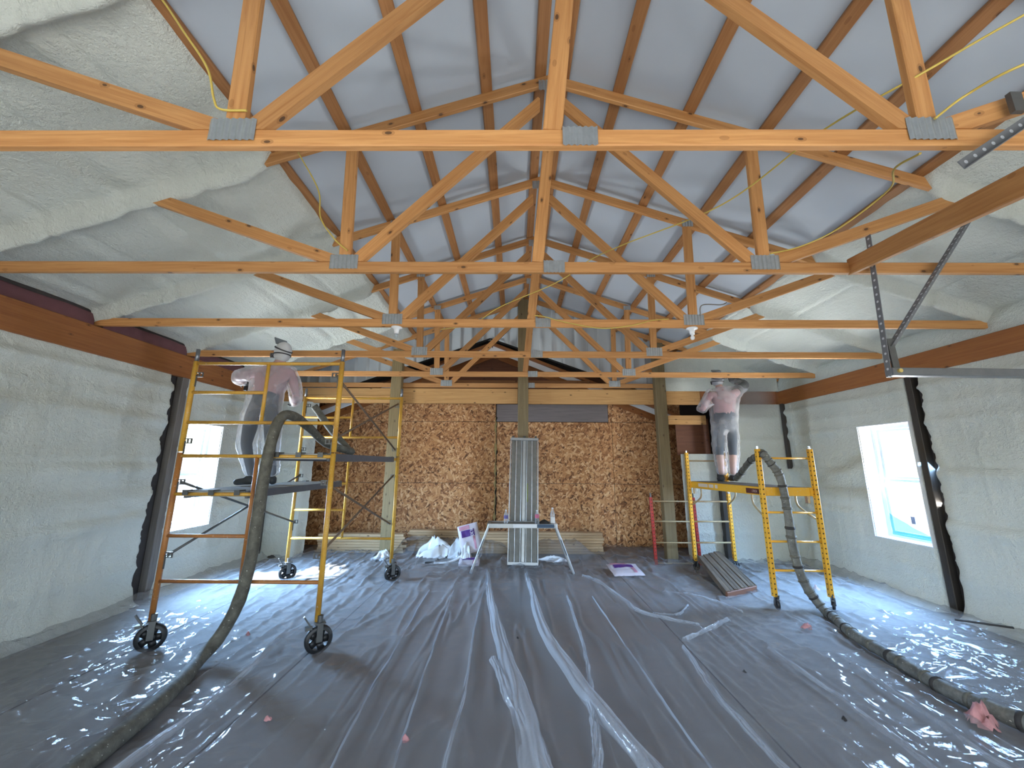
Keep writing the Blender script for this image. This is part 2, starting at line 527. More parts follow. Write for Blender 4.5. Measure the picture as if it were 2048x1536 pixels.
# numpy value noise
_T = RNG.rand(256, 256)
def vnoise(x, y, s=0):
    x = np.asarray(x, float)+s*17.31; y = np.asarray(y, float)+s*9.77
    xi = np.floor(x).astype(int); yi = np.floor(y).astype(int); fx = x-xi; fy = y-yi
    fx = fx*fx*(3-2*fx); fy = fy*fy*(3-2*fy)
    a = _T[xi % 256, yi % 256]; b = _T[(xi+1) % 256, yi % 256]; c = _T[xi % 256, (yi+1) % 256]; d = _T[(xi+1) % 256, (yi+1) % 256]
    return (a*(1-fx)+b*fx)*(1-fy)+(c*(1-fx)+d*fx)*fy
def fbm(x, y, o=4, s=0, g=.5):
    r = 0; am = 1; n = 0
    for i in range(o):
        r = r+am*vnoise(x*2**i, y*2**i, s+i*3); n += am; am *= g
    return r/n
def sstep(a, b, x):
    t = np.clip((x-a)/(b-a), 0, 1); return t*t*(3-2*t)


def grid(name, P, mat, parent=None, keep=None, smooth=True, flip=False):
    """P: (ny,nx,3) world points"""
    ny, nx = P.shape[:2]
    idx = np.arange(ny*nx).reshape(ny, nx)
    q = np.stack([idx[:-1, :-1], idx[:-1, 1:], idx[1:, 1:], idx[1:, :-1]], -1)
    if flip: q = q[..., ::-1]
    q = q.reshape(-1, 4)
    if keep is not None: q = q[keep.reshape(-1)]
    V = P.reshape(-1, 3)
    if keep is not None:
        used = np.unique(q); rem = np.zeros(len(V), int); rem[used] = np.arange(len(used)); V = V[used]; q = rem[q]
    if parent is not None: V = V-np.array(wloc(parent))
    me = bpy.data.meshes.new(name)
    me.vertices.add(len(V)); me.vertices.foreach_set('co', V.astype(np.float32).ravel())
    me.loops.add(len(q)*4); me.loops.foreach_set('vertex_index', q.astype(np.int32).ravel())
    me.polygons.add(len(q)); me.polygons.foreach_set('loop_start', np.arange(0, len(q)*4, 4, dtype=np.int32))
    try: me.polygons.foreach_set('loop_total', np.full(len(q), 4, dtype=np.int32))
    except Exception: pass
    if smooth: me.polygons.foreach_set('use_smooth', np.ones(len(q), dtype=bool))
    me.update(calc_edges=True); me.validate()
    me.materials.append(mat)
    o = bpy.data.objects.new(name, me); COL.objects.link(o)
    if parent is not None: o.parent = parent
    return o


# ------------------------------------------------------------------ the setting
XL, XR, YB, XC, SL = -4.39, 4.87, 7.10, .285, .34      # wall faces, back wall, ridge, roof slope
roof_z = lambda x: 4.82-SL*abs(x-XC)                    # top edge of the top chords
Y0F = -1.25                                             # front wall (behind the viewer)

floor = props(MB().box((.25, 3.55, -.06), (9.9, 10.2, .12)).build('floor', MT['concrete']), 'grey concrete slab under the plastic sheeting', kind='structure')
for xj in (-1.765, -3.31, 1.55):
    MB().box((xj, 3.5, .0008), (.012, 9.4, .0016)).build('control_joint', MT['black'], floor)

ground = props(MB().box((0, 3, -.30), (160, 160, .1)).build('ground', MT['snow']), 'pale open ground outside the windows', kind='structure')

# --- roof: underlayment, purlins, foam
ceiling = props(empty('ceiling', (0, 0, 4.9)), 'roof underside of white underlayment on purlins', kind='structure')
for sgn in (-1, 1):
    m = MB()
    x0, x1 = XC, XC+sgn*5.1
    poly = [(x0, roof_z(x0)+.045), (x1, roof_z(x1)+.045), (x1, roof_z(x1)+.075), (x0, roof_z(x0)+.075)]
    if sgn < 0: poly = poly[::-1]
    m.prism(poly, Y0F-.2, 8.45).build('underlayment', MT['underlay'], ceiling)
for x in (-1.975, -1.40, -.83, -.25, .20, .40, .85, 1.42, 2.01, 2.60, 3.18, 3.75):
    tilt = Vector((-SL if x > XC else SL, 0, 1)).normalized()
    tilt = Vector((SL if x > XC else -SL, 0, 1)).normalized()
    z = roof_z(x)+.02
    beam('purlin', (x, Y0F, z), (x, 7.55, z), .092, .038, MT['purlin'], ceiling, upv=tilt)

YT = [1.498+1.182*k for k in range(6)]


def foam_roof(name, xa, xb):
    """xa at the ridge side (the sprayed edge), xb at the eave"""
    ys = np.arange(Y0F, 7.3, .022); us = np.linspace(0, 1, 120)
    U, Y = np.meshgrid(us, ys)
    edge = xa+.05*(fbm(Y*3, Y*0+1.5, 3, 4)-.5)
    X = edge+(xb-edge)*U
    base = .012+.028*fbm(X*1.2, Y*1.1, 4, 2)+.016*fbm(X*7, Y*1.6, 3, 9)
    for xp in np.arange(-2.57, -4.6, -.58):
        xx = xp if xb < 0 else XC*2-xp
        base += .016*np.exp(-((X-xx+.03*(fbm(Y*.9, Y*0, 2, 7)-.5))/.055)**2)-.018*np.exp(-((X-xx-.10)/.03)**2)
    bump = 0
    for yt in YT+[YT[0]-1.182]:
        yy = Y-(yt+.019)
        wdt = .050+.014*(fbm(X*4, Y*0+yt, 3, 5)-.5)
        amp = .118+.05*(fbm(X*3, Y*0+yt*2, 3, 6)-.3)
        bump = np.maximum(bump, amp*np.exp(-np.abs(yy/wdt)**3.2))
        base += .012*np.exp(-(yy/.16)**2)
    starts = sstep(0.0, .09, U-.03*(fbm(Y*9, X*9, 2, 8)-.5))
    base = base+bump*(.35+.65*starts)*sstep(-.01, .045, U)
    edgeroll = 1-sstep(0, .035, U)
    D = base*(1-edgeroll)+(-.035)*edgeroll
    Z = 4.82-SL*np.abs(X-XC)-D
    return grid(name, np.stack([X, Y, Z], -1), MT['foam'], ceiling, flip=(xb < 0))


foam_roof('foam_insulation', -1.945, -4.46)
foam_roof('foam_insulation', 3.17, 4.95)

# --- side walls
def side_wall(name, x, sgn, ypost, hole):
    """sgn = +1: room lies towards +X (wall on the photo's left)"""
    w = props(empty(name, (x-sgn*.12, 3, 0)), 'side wall sprayed with pale foam between dark posts', kind='structure')
    y0, y1, z0, z1 = hole
    m = MB()
    xb = x-sgn*.10
    for a, b, c, d in ((Y0F, y0-.03, 0, 3.26), (y1+.03, 8.34, 0, 3.26), (y0-.03, y1+.03, 0, z0-.03), (y0-.03, y1+.03, z1+.03, 3.26)):
        m.box((xb, (a+b)/2, (c+d)/2), (.03, b-a, d-c))
    m.build('sheathing', MT['sheath'], w)
    ys = np.arange(Y0F, 7.13, .02); zs = np.arange(0, 2.735, .02)
    Y, Z = np.meshgrid(ys, zs)
    d = .02*fbm(Y*.9, Z*.9, 4, 1 if sgn > 0 else 12)+.012*fbm(Y*7, Z*1.6, 3, 3)+.012*(1-np.abs(2*fbm(Y*5.5+.6*fbm(Z*3, Y*2, 2, 8), Z*1.1, 3, 33)-1))**3
    for zc, hh, ww in ((.40, .018, .06), (.93, .026, .07), (1.02, -.012, .03), (1.50, .028, .07), (1.60, -.012, .03), (2.10, .03, .06), (2.30, .018, .05), (2.52, .04, .05)):
        d += hh*np.exp(-((Z-zc-.05*(fbm(Y*.7, Y*0+zc, 2, 5)-.5))/ww)**2)*1.5*(.5+1.0*(fbm(Y*2, Z*0+zc, 2, 9)-.2))
    near = np.hypot(np.maximum(0, np.maximum(y0-Y, Y-y1)), np.maximum(0, np.maximum(z0-Z, Z-z1)))
    q = sstep(.0, .20, near); d = d*q+(.030+.006*fbm(Y*9, Z*9, 2, 4))*(1-q)
    d += .085*np.exp(-Z/.05)+.05*np.exp(-Z/.16)
    for yp, lft, rgt in ypost:
        ragged = (.095 if sgn > 0 else .05)*(fbm(Z*3.1+yp, Z*0+Y*1.5, 4, 21, .65)-.45)+.04*(fbm(Z*17, Y*11, 3, 23)-.5)
        low = .05*sstep(1.25, .75, Z) if sgn > 0 else .02*sstep(.7, .3, Z)
        t = sstep(-.035, .03, np.maximum((yp-lft-low+ragged)-Y, Y-(yp+rgt+ragged*.6)))
        d = d*t+(-.12)*(1-t)
    X = x+sgn*(d-.02)
    cy2, cz2 = (ys[:-1]+ys[1:])/2, (zs[:-1]+zs[1:])/2
    CY, CZ = np.meshgrid(cy2, cz2)
    keep = ~((CY > y0) & (CY < y1) & (CZ > z0) & (CZ < z1))
    grid('foam_insulation', np.stack([X, Y, Z], -1), MT['foam'], w, keep, flip=(sgn < 0))
    return w


HL, HR = (5.10, 5.80, .74, 2.12), (4.83, 5.56, .69, 2.14)
wall_left = side_wall('wall_left', XL, 1, [(4.99, .13, .055)], HL)
wall_right = side_wall('wall_right', XR, -1, [(4.735, .085, .07)], HR)
beam('post', (XL-.035, 5.03, 0), (XL-.035, 5.03, 2.72), .09, .10, MT['greypost'], wall_left, upv=(0, 1, 0))
beam('post', (XR+.05, 4.765, 0), (XR+.05, 4.765, 2.72), .09, .08, MT['darkpost'], wall_right, upv=(0, 1, 0))
beam('header_beam', (XL-.012, Y0F, 2.842), (XL-.012, 7.2, 2.842), .075, .292, MT['beam'], wall_left, bev=.006)
beam('header_beam', (XR+.012, Y0F, 2.815), (XR+.012, 7.2, 2.815), .075, .246, MT['beam'], wall_right, bev=.006)
ydiv = [Y0F]+[y+.02 for y in YT]
for a, b in zip(ydiv[:-1], ydiv[1:]):
    L = b-a-.10
    n = 26
    yy = np.linspace(a+.06, b-.03, n)
    top = 3.09+.02*np.array([fbm(y*5, y*0, 2, 3) for y in yy])
    P = np.stack([np.stack([np.full(n, XL-.05-.01*k), yy, (3.0-.02+.014*vnoise(yy*9, yy*0, 4)) if k == 0 else top+.03], -1) for k in (0, 1, 2)])
    P[2, :, 0] = XL-.09; P[2, :, 2] += .02
    grid('eave_insulation', P, MT['maroon'], wall_left)
    yy2 = np.linspace(a, b, n)
    P2 = np.stack([np.stack([np.full(n, xx), yy2, zz+.015*vnoise(yy2*7, yy2*0, 6)], -1) for xx, zz in ((XR+.02, 2.92), (XR+.03, 3.08), (XR+.10, 3.25))])
    grid('eave_insulation', P2, MT['foam'], wall_right)


def window(name, x, sgn, hole, label):
    y0, y1, z0, z1 = hole
    w = props(empty(name, (x-sgn*.2, (y0+y1)/2, z0)), label, kind='structure')
    xo = x-sgn*.205; ym = (y0+y1)/2; zm = (z0+z1)/2
    m = MB()                                   # reveal lining
    for c, d in (((0, y0-.006, zm), (.25, .012, z1-z0+.024)), ((0, y1+.006, zm), (.25, .012, z1-z0+.024)), ((0, ym, z0-.006), (.25, y1-y0, .012)), ((0, ym, z1+.006), (.25, y1-y0, .012))):
        m.box((x-sgn*.100+c[0], c[1], c[2]), d)
    m.build('reveal', MT['vinyl'], w)
    m = MB(); f = .045
    for c, d in (((y0+f/2, zm), (f, z1-z0)), ((y1-f/2, zm), (f, z1-z0)), ((ym, z0+f/2), (y1-y0-2*f, f)), ((ym, z1-f/2), (y1-y0-2*f, f))):
        m.box((xo, c[0], c[1]), (.08, d[0], d[1]))
    m.build('window_frame', MT['vinyl'], w)
    zs = zm+.02
    for k, (a, b) in enumerate(((z0+f, zs), (zs, z1-f))):
        s = empty('sash', (0, 0, 0), w)
        m = MB(); g = .032; xs = xo+sgn*(.012 if k == 0 else -.014)
        ya, yb = y0+f, y1-f
        for c, d in (((ya+g/2, (a+b)/2), (g, b-a)), ((yb-g/2, (a+b)/2), (g, b-a)), ((ym, a+g/2), (yb-ya-2*g, g)), ((ym, b-g/2), (yb-ya-2*g, g))):
            m.box((xs, c[0], c[1]), (.028, d[0], d[1]))
        m.build('sash_frame', MT['vinyl'], s)
        MB().box((xs, ym, (a+b)/2), (.005, yb-ya-2*g, b-a-2*g)).build('pane', MT['glass'], s)
    # taped plastic film, slightly bagging, a loose heap at the bottom
    ny, nz = 36, 60
    Y, Z = np.meshgrid(np.linspace(y0+.005, y1-.005, ny), np.linspace(z0+.01, z1-.02, nz))
    bag = .05*(fbm(Y*6, Z*3, 3, 11)-.5)+.04*np.exp(-(Z-z0)/.1)*np.sin((Y-y0)/(y1-y0)*math.pi)*fbm(Y*9, Z*9, 2, 3)
    grid('plastic_film', np.stack([x-sgn*.10+sgn*bag, Y, Z], -1), MT['wfilm'], w)
    return w


window('window_1', XL, 1, HL, 'double hung white window glaring with sun behind the tall scaffold')
w2 = window('window_2', XR, -1, HR, 'double hung white window beside the dark post, filmed in plastic with a blue drape')
MB().box((XR+.19, 5.22, .93), (.004, .05, .09)).build('sticker', MT['greyboard'], w2)
_t = NT('blue_drape')
MT['drape'] = _t.done(_t.n('ShaderNodeMixShader', {0: .12, 1: _t.n('ShaderNodeBsdfTransparent', {'Color': (.30, .62, .90, 1)}).outputs[0], 2: _t.bsdf((.5, .75, .95), .3)}).outputs[0])
U, V = np.meshgrid(np.linspace(0, 1, 40), np.linspace(0, 1, 14))
hd = .24*(1-U)**1.4+.03+.02*(fbm(U*6, U*0, 3, 2)-.5)
grid('plastic_drape', np.stack([XR+.15+.02*(fbm(U*8, V*5, 3, 4)-.5), HR[1]-.07-U*(HR[1]-HR[0]-.10), HR[2]+.03+V*hd], -1), MT['drape'], w2)

# --- front wall with its two open overhead doors (behind the viewer)
wall_front = props(empty('wall_front', (.25, Y0F, 0)), 'end wall with wide open doors behind the viewer', kind='structure')
m = MB()
m.box((-4.2, Y0F-.05, 1.5), (.8, .1, 3.0)); m.box((4.6, Y0F-.05, 1.5), (.9, .1, 3.0)); m.box((.25, Y0F-.05, 2.75), (8.2, .1, .5))
m.build('foam_insulation', MT['foam'], wall_front)
MB().prism([(-4.7, 2.98), (5.2, 2.98), (5.2, 3.2), (XC, 4.9), (-4.7, 3.2)], Y0F-.12, Y0F-.04).build('gable_sheathing', MT['siding'], wall_front)

# --- back wall: strand board of the old building, header boards, posts, gables
wall_back = props(empty('wall_back', (0, 8.2, 0)), 'back wall of strand board under a wide timber header', kind='structure')
MB().prism([(-4.6, 0), (5.1, 0), (5.1, 3.25), (XC, 4.9), (-4.6, 3.25)], 8.29, 8.33).build('sheathing', MT['sheath'], wall_back)
zr = [0.0, 1.215, 2.475, 2.86]; xr = [-4.6, -2.84, -.405, 2.035, 3.49]
for i in range(3):
    for j in range(4):
        a, b, c, d = xr[j]+.004, xr[j+1]-.004, zr[i]+.004, zr[i+1]-.004
        if i == 2 and j == 2: a, b = 1.97, xr[3]-.004
        if b-a < .02: continue
        dy = random.uniform(-.006, .006)
        o = MB().box((0, 0, 0), (b-a, .012, d-c)).build('strand_board', MT['osb'])
        o.parent = wall_back
        o.location = Vector(((a+b)/2, 8.22+dy, (c+d)/2))-wloc(wall_back)
beam('grey_board', (-.39, 8.205, 2.665), (1.96, 8.205, 2.665), .02, .37, MT['greyboard'], wall_back)
pts = []
for k in range(60):
    z = .45+k*.036
    pts.append((-.405+.018*(vnoise(k*.7, 1.)-.5), 8.205, z))
MB().tube(pts, [.007+.065*max(0., float(vnoise(k*.33, 7.7))-.42) for k in range(60)], 6).build('foam_bead', MT['yfoam'], wall_back, True)
MB().tube([(p[0]+.02, p[1]-.004, p[2]) for p in pts], [.006+.05*max(0., float(vnoise(k*.41, 3.7))-.5) for k in range(60)], 6).build('tar_bead', MT['black'], wall_back, True)

# header boards and plates along the back
YH = 7.19
for x0, x1, z0, z1 in ((XL, -2.31, 2.855, 2.99), (XL, -2.31, 2.705, 2.85), (-2.31, .05, 2.705, 2.99), (.05, 2.60, 2.70, 2.985), (2.60, 3.45, 2.70, 2.985), (3.45, XR, 2.69, 2.96)):
    beam('header_board', (x0+.004, YH, (z0+z1)/2), (x1-.004, YH, (z0+z1)/2), .04, z1-z0, MT['header'] if x0 < 3 else MT['beam'], wall_back)
for x, top in ((-2.205, 3.72), (.145, 4.72), (2.67, 3.85)):
    beam('post', (x, 7.09, 0), (x, 7.09, top), .14, .19 if x > -3 else .14, MT['treated'], wall_back, upv=(1, 0, 0), bev=.008)
for z in (2.375, 2.46):
    beam('girt', (2.76, 7.20, z), (3.52, 7.20, z), .04, .085, MT['header'], wall_back)
MB().box((3.32, 7.34, 2.12), (.62, .02, .68)).build('plywood_panel', MT['redply'], wall_back)
beam('post', (3.64, 7.03, 0), (3.64, 7.03, 2.69), .10, .13, MT['darkpost'], wall_back, upv=(1, 0, 0))


def back_foam(xa, xb, za, zb, y, flipedge=None, seed=1):
    X, Z = np.meshgrid(np.arange(xa, xb+.001, .02), np.arange(za, zb+.001, .02))
    d = .03*fbm(X*1.1, Z*1.1, 4, seed)+.012*fbm(X*6, Z*3, 3, seed+2)
    for zc in (.45, .95, 1.5, 2.05, 2.45):
        d += .02*np.exp(-((Z-zc-.04*(fbm(X, X*0, 2, 4)-.5))/.05)**2)
    d += .07*np.exp(-Z/.06)
    if flipedge == 'right': d -= .18*sstep(xb-.10, xb, X)
    if flipedge == 'left': d -= .18*(1-sstep(xa, xa+.06, X))
    grid('foam_insulation', np.stack([X, y-d, Z], -1), MT['foam'], wall_back)


back_foam(XL-.03, -3.72, 0, 2.72, 7.13, 'right', 3)
back_foam(3.06, 3.60, 0, 1.80, 7.16, 'left', 5)
back_foam(3.68, XR+.03, 0, 2.70, 7.10, 'left', 8)
back_foam(2.75, XR+.03, 2.95, 3.62, 7.16, None, 11)
for x, lo in ((XL+.02, 0.), (XR-.03, 1.55)):
    beam('post', (x, 7.02, lo), (x, 7.02, 2.70), .06, .06, MT['darkpost'], wall_back, upv=(1, 0, 0))

# new gable siding seen from inside, cut along the old roof line
xs, tops, bots, offs = [], [], [], []
x = -4.3
while x < 2.76:
    for dx, oy in ((0, 0), (.165, 0), (.18, -.028), (.215, -.028), (.23, 0)):
        xs.append(x+dx); offs.append(oy)
    x += .2301
for x in xs:
    tops.append(roof_z(x)+.06)
    bots.append(min(roof_z(x)+.02, 4.07-.36*abs(x+.50)))
P = np.array([[(x, 7.50+o, b) for x, o, b in zip(xs, offs, bots)], [(x, 7.50+o, t) for x, o, t in zip(xs, offs, tops)]], float)
grid('gable_siding', P, MT['siding'], wall_back, smooth=False)
# old building's own gable behind: plywood face, roof slab and pale rake boards
MB().prism([(-4.6, 2.86), (3.9, 2.86), (3.9, 2.86), (-.48, 4.05)], 8.24, 8.28).build('plywood_panel', MT['redply'], wall_back)
for sgn in (-1, 1):
    e = Vector((-.48+sgn*4.1, 7.82, 3.97-.40*4.1)); r = Vector((-.48, 7.82, 3.97))
    beam('rake_board', r, e, .02, .11, MT['vinyl'], wall_back, upv=(0, 0, 1))
    q0, q1 = r+Vector((0, .2, .085)), e+Vector((0, .2, .085))
    beam('roof_edge', q0, q1, .62, .05, MT['beam'], wall_back, upv=(sgn*.37, 0, 1))
    xe_ = -.5+sgn*3.2
    beam('flashing', (-.5, 7.455, 4.06), (xe_, 7.455, 4.06-.36*3.2), .01, .035, MT['black'], wall_back)
    beam('rafter', r+Vector((0, .36, -.03)), e+Vector((0, .36, -.03)), .04, .14, MT['beam'], wall_back)
# a collar of pale truss timbers in the gap over the header
beam('collar_tie', (-1.9, 7.72, 3.22), (1.5, 7.72, 3.22), .04, .09, MT['purlin'], wall_back)

# ------------------------------------------------------------------ trusses
WT = .038


def gusset(x, z, w, h, y, parent, ribs=7):
    n = ribs*6+1
    xs = np.linspace(x-w/2, x+w/2, n); zs = np.linspace(z-h/2, z+h/2, 5)
    X, Z = np.meshgrid(xs, zs)
    Yd = y-.004-(.0035*np.cos((X-x)/w*2*math.pi*ribs)+.0015*vnoise(X*60, Z*60, 3))
    return grid('gusset_plate', np.stack([X, Yd, Z], -1), MT['galv'], parent)


def clip(poly, a, b, c):
    """keep the part of an XZ polygon where a*x+b*z >= c"""
    out = []
    for i in range(len(poly)):
        p, q = poly[i-1], poly[i]; dp, dq = a*p[0]+b*p[1]-c, a*q[0]+b*q[1]-c
        if (dp >= 0) != (dq >= 0):
            t = dp/(dp-dq); out.append((p[0]+(q[0]-p[0])*t, p[1]+(q[1]-p[1])*t))
        if dq >= 0: out.append(q)
    return out


def web(name, a, b, y, mat, parent, zmin, xlim, xlim2):
    """a slanting truss member with its ends sawn to sit on the chord and against its neighbour"""
    dx, dz = b[0]-a[0], b[1]-a[1]; L = math.hypot(dx, dz); ux, uz = dx/L, dz/L; px, pz = -uz, ux; w = .0445
    if pz < 0: px, pz = -px, -pz
    poly = [(a[0]-ux*.1-px*w, a[1]-uz*.1-pz*w), (b[0]-px*w, b[1]-pz*w), (b[0]+px*w, b[1]+pz*w), (a[0]-ux*.1+px*w, a[1]-uz*.1+pz*w)]
    poly = clip(poly, 0, 1, zmin)
    for l in (xlim, xlim2):
        if l: poly = clip(poly, l[1], 0, l[0]*l[1])
    loc = [((p[0]-a[0])*ux+(p[1]-a[1])*uz, (p[0]-a[0])*px+(p[1]-a[1])*pz) for p in poly]
    n = len(loc); h = WT/2
    vs = [(q[0], -h, q[1]) for q in loc]+[(q[0], h, q[1]) for q in loc]
    me = bpy.data.meshes.new(name)
    me.from_pydata(vs, [], [tuple(range(n)), tuple(range(2*n-1, n-1, -1))]+[(i, i+n, (i+1) % n+n, (i+1) % n) for i in range(n)])
    me.materials.append(mat)
    bm = bmesh.new(); bm.from_mesh(me); bmesh.ops.recalc_face_normals(bm, faces=bm.faces); bm.to_mesh(me); bm.free()
    o = bpy.data.objects.new(name, me); COL.objects.link(o); o.parent = parent
    off = Vector((a[0], y, a[1]))-wloc(parent)
    s = 1 if True else -1
    yv = Vector((px, 0, pz)).cross(Vector((ux, 0, uz)))
    o.matrix_local = Matrix(((ux, yv.x, px, off.x), (0, yv.y, 0, off.y), (uz, yv.z, pz, off.z), (0, 0, 0, 1)))
    return o


def truss(y, label):
    t = thing('roof_truss', label, 'truss', (XC, y, 3.01))
    ym = y+WT/2
    TR = MT['truss']
    xa, xb = (-4.46, 4.93)
    beam('bottom_chord', (xa, ym, 3.051), (xb, ym, 3.051), WT, .086, TR, t)
    off = .045*math.sqrt(1+SL*SL)
    for s in (-1, 1):
        xe = XC+s*4.95
        beam('top_chord', (XC, ym, 4.82-off), (xe, ym, 4.82-SL*4.95-off), WT, .089, TR, t)
    beam('king_post', (.165, ym+.001, 3.094), (.315, ym+.001, 4.70), WT, .089, TR, t, upv=(1, 0, 0))
    for s, xp in ((-1, -1.297), (1, 1.866)):
        xt = xp-.035 if s < 0 else xp+.025
        beam('web_post', (xp, ym, 3.094), (xt, ym, roof_z(xt)-.085), WT, .089, TR, t, upv=(1, 0, 0))
        web('web_diagonal', (xp-s*.045, 3.06), (.285+s*.075, 4.555), ym-.0015, TR, t, 3.0945, (xp-s*.02, -s), (.24+s*.045, s))
        ex = xp+s*1.56
        web('web_strut', (xp+s*.0, 3.075), (ex, roof_z(ex)-.11), ym-.0008, TR, t, 3.0945, (xp+s*.048, s), None)
        gusset(xp, 3.088, .213, .115, y-.0035, t)
        gusset(xt, roof_z(xt)-.06, .12, .075, y-.001, t, 4)
    gusset(.288, 3.053, .158, .098, y-.0005, t, 6)
    gusset(XC, 4.70, .20, .10, y-.002, t, 6)
    return t


labels = ['closest roof truss, its bottom chord spanning the whole width above everything',
          'second roof truss back, with the slanting brace board butted against it',
          'third roof truss back, carrying two white porcelain lampholders',
          'fourth roof truss back, just behind the head of the scaffold worker',
          'fifth roof truss back, crossing before the grey hooded sprayer',
          'last roof truss, resting on the pale header boards of the back wall']
for y, lb in zip(YT, labels):
    truss(min(y, 7.16) if y > 7 else y, lb)

bb = beam('brace_board', (2.512, 2.70, 3.065), (1.90, 0.645, 2.589), .04, .12, MT['truss'])
props(bb, 'long bare brace board slanting down from the second truss', 'board')

# ------------------------------------------------------------------ lampholders on the third truss
for x, kind in ((-1.25, 'a'), (1.845, 'b')):
    y = YT[2]+.02
    lb = 'white porcelain lampholder with a clear bulb, above the tall yellow scaffold' if kind == 'a' else 'white porcelain lampholder with a white bulb, over the hooded sprayer'
    t = thing('lamp_holder', lb, 'light', (x, y, 3.005))
    MB().lathe([(0, 3.006), (.058, 3.006), (.058, 2.992), (.03, 2.984), (.024, 2.950), (.024, 2.935), (0, 2.935)], (x, y, 0), 18).build('holder', MT['porcelain'], t, True)
    MB().lathe([(.012, 2.937), (.013, 2.925), (.020, 2.912), (.022, 2.897), (.015, 2.882), (0, 2.876)], (x, y, 0), 14).build('bulb', MT['porcelain'] if kind == 'b' else MT['glass'], t, True)

# ------------------------------------------------------------------ cables
def cable(pts, label, mat='wire', r=.0055):
    o = MB().tube(catmull(pts, 10), r, 6).build('cable', MT[mat], None, True)
    return props(o, label, 'cable', 'loose electrical cables among the trusses')


cable([(-2.0, 1.2, 4.03), (-1.83, 1.47, 3.93), (-1.587, 1.475, 3.608), (-1.443, 1.47, 3.40), (-1.392, 1.475, 3.24), (-1.36, 1.485, 3.19), (-1.24, 1.488, 3.185)], 'yellow cable hanging from the foam edge to the closest truss joint')
cable([(-1.741, 2.655, 4.028), (-1.542, 2.65, 3.685), (-1.497, 2.65, 3.443), (-1.38, 2.655, 3.27), (-1.27, 2.66, 3.17)], 'yellow cable drooping beside the second truss post near the foam')
cable([(2.9, .95, 3.75), (2.291, 1.4, 3.601), (1.871, 1.485, 3.379), (1.737, 1.9, 3.469), (1.567, 2.655, 3.552), (1.051, 3.4, 3.682), (.8, 3.84, 3.76), (.43, 3.75, 3.456), (-.167, 3.95, 3.266), (-.489, 4.2, 3.16), (-.921, 4.6, 3.24)], 'long yellow cable strung diagonally through several trusses')
cable([(2.35, 1.2, 3.25), (2.054, 1.3, 3.20), (2.0, 1.45, 3.22), (1.875, 1.48, 3.128)], 'yellow cable arching over the closest truss beside the track bracket')
cable([(1.87, 1.56, 3.02), (2.0, 1.8, 3.14), (2.38, 2.2, 3.33), (2.305, 2.5, 3.262), (2.136, 2.65, 3.208), (1.9, 2.66, 3.15)], 'yellow cable sagging between the first and second truss')
cable([(.20, 3.855, 3.13), (.30, 3.84, 3.112), (.516, 3.835, 3.05), (.877, 3.835, 2.985), (1.189, 3.84, 3.015), (1.42, 3.845, 3.075), (1.6, 3.852, 3.095)], 'yellow cable swagged along the chord under the third truss')
cable([(1.93, 3.85, 3.13), (1.95, 3.83, 3.24), (2.15, 3.84, 3.25), (2.25, 3.9, 3.3)], 'short bent grey cable above the white bulb', 'wiregrey', .006)

# ------------------------------------------------------------------ overhead door track hardware
YK = 2.64
t = thing('door_track', 'grey overhead door track hung on perforated angle irons', 'door track', (2.58, YK, 2.21))
def angle_iron(p0, p1, parent, upv=(0, 1, 0), w=.042):
    p0, p1 = Vector(p0), Vector(p1)
    x = (p1-p0).normalized(); y = Vector(upv).cross(x).normalized()
    beam('angle_iron', p0, p1, w, .004, MT['track'], parent, upv=upv, bev=.0005)
    z = x.cross(y)
    beam('angle_flange', p0+y*w/2-z*w/2, p1+y*w/2-z*w/2, .004, w, MT['track'], parent, upv=upv, bev=.0005)
angle_iron((2.625, YK-.006, 3.27), (2.578, YK-.006, 2.20), t)
angle_iron((3.467, YK-.012, 3.511), (2.61, YK-.012, 2.40), t)
beam('track_rail', (2.56, YK-.03, 2.232), (4.75, YK-.03, 2.215), .06, .055, MT['galvd'], t)
MB().box((2.605, YK-.035, 2.36), (.045, .012, .22), Matrix.Rotation(-.04, 3, 'Y')).build('hanger_plate', MT['steel'], t)
m = MB()
m.tube([(2.60, YK-.05, 2.235), (2.60, YK-.075, 2.235)], .014, 8); m.build('bolt', MT['tape'], t)
t2 = thing('track_hanger', 'dark perforated strap and bracket in front of the closest truss', 'bracket', (2.1, 1.43, 3.0))
angle_iron((1.885, 1.44, 2.852), (2.30, 1.44, 3.13), t2)
MB().box((2.225, 1.46, 3.19), (.05, .02, .10)).build('bracket_plate', MT['steel'], t2)

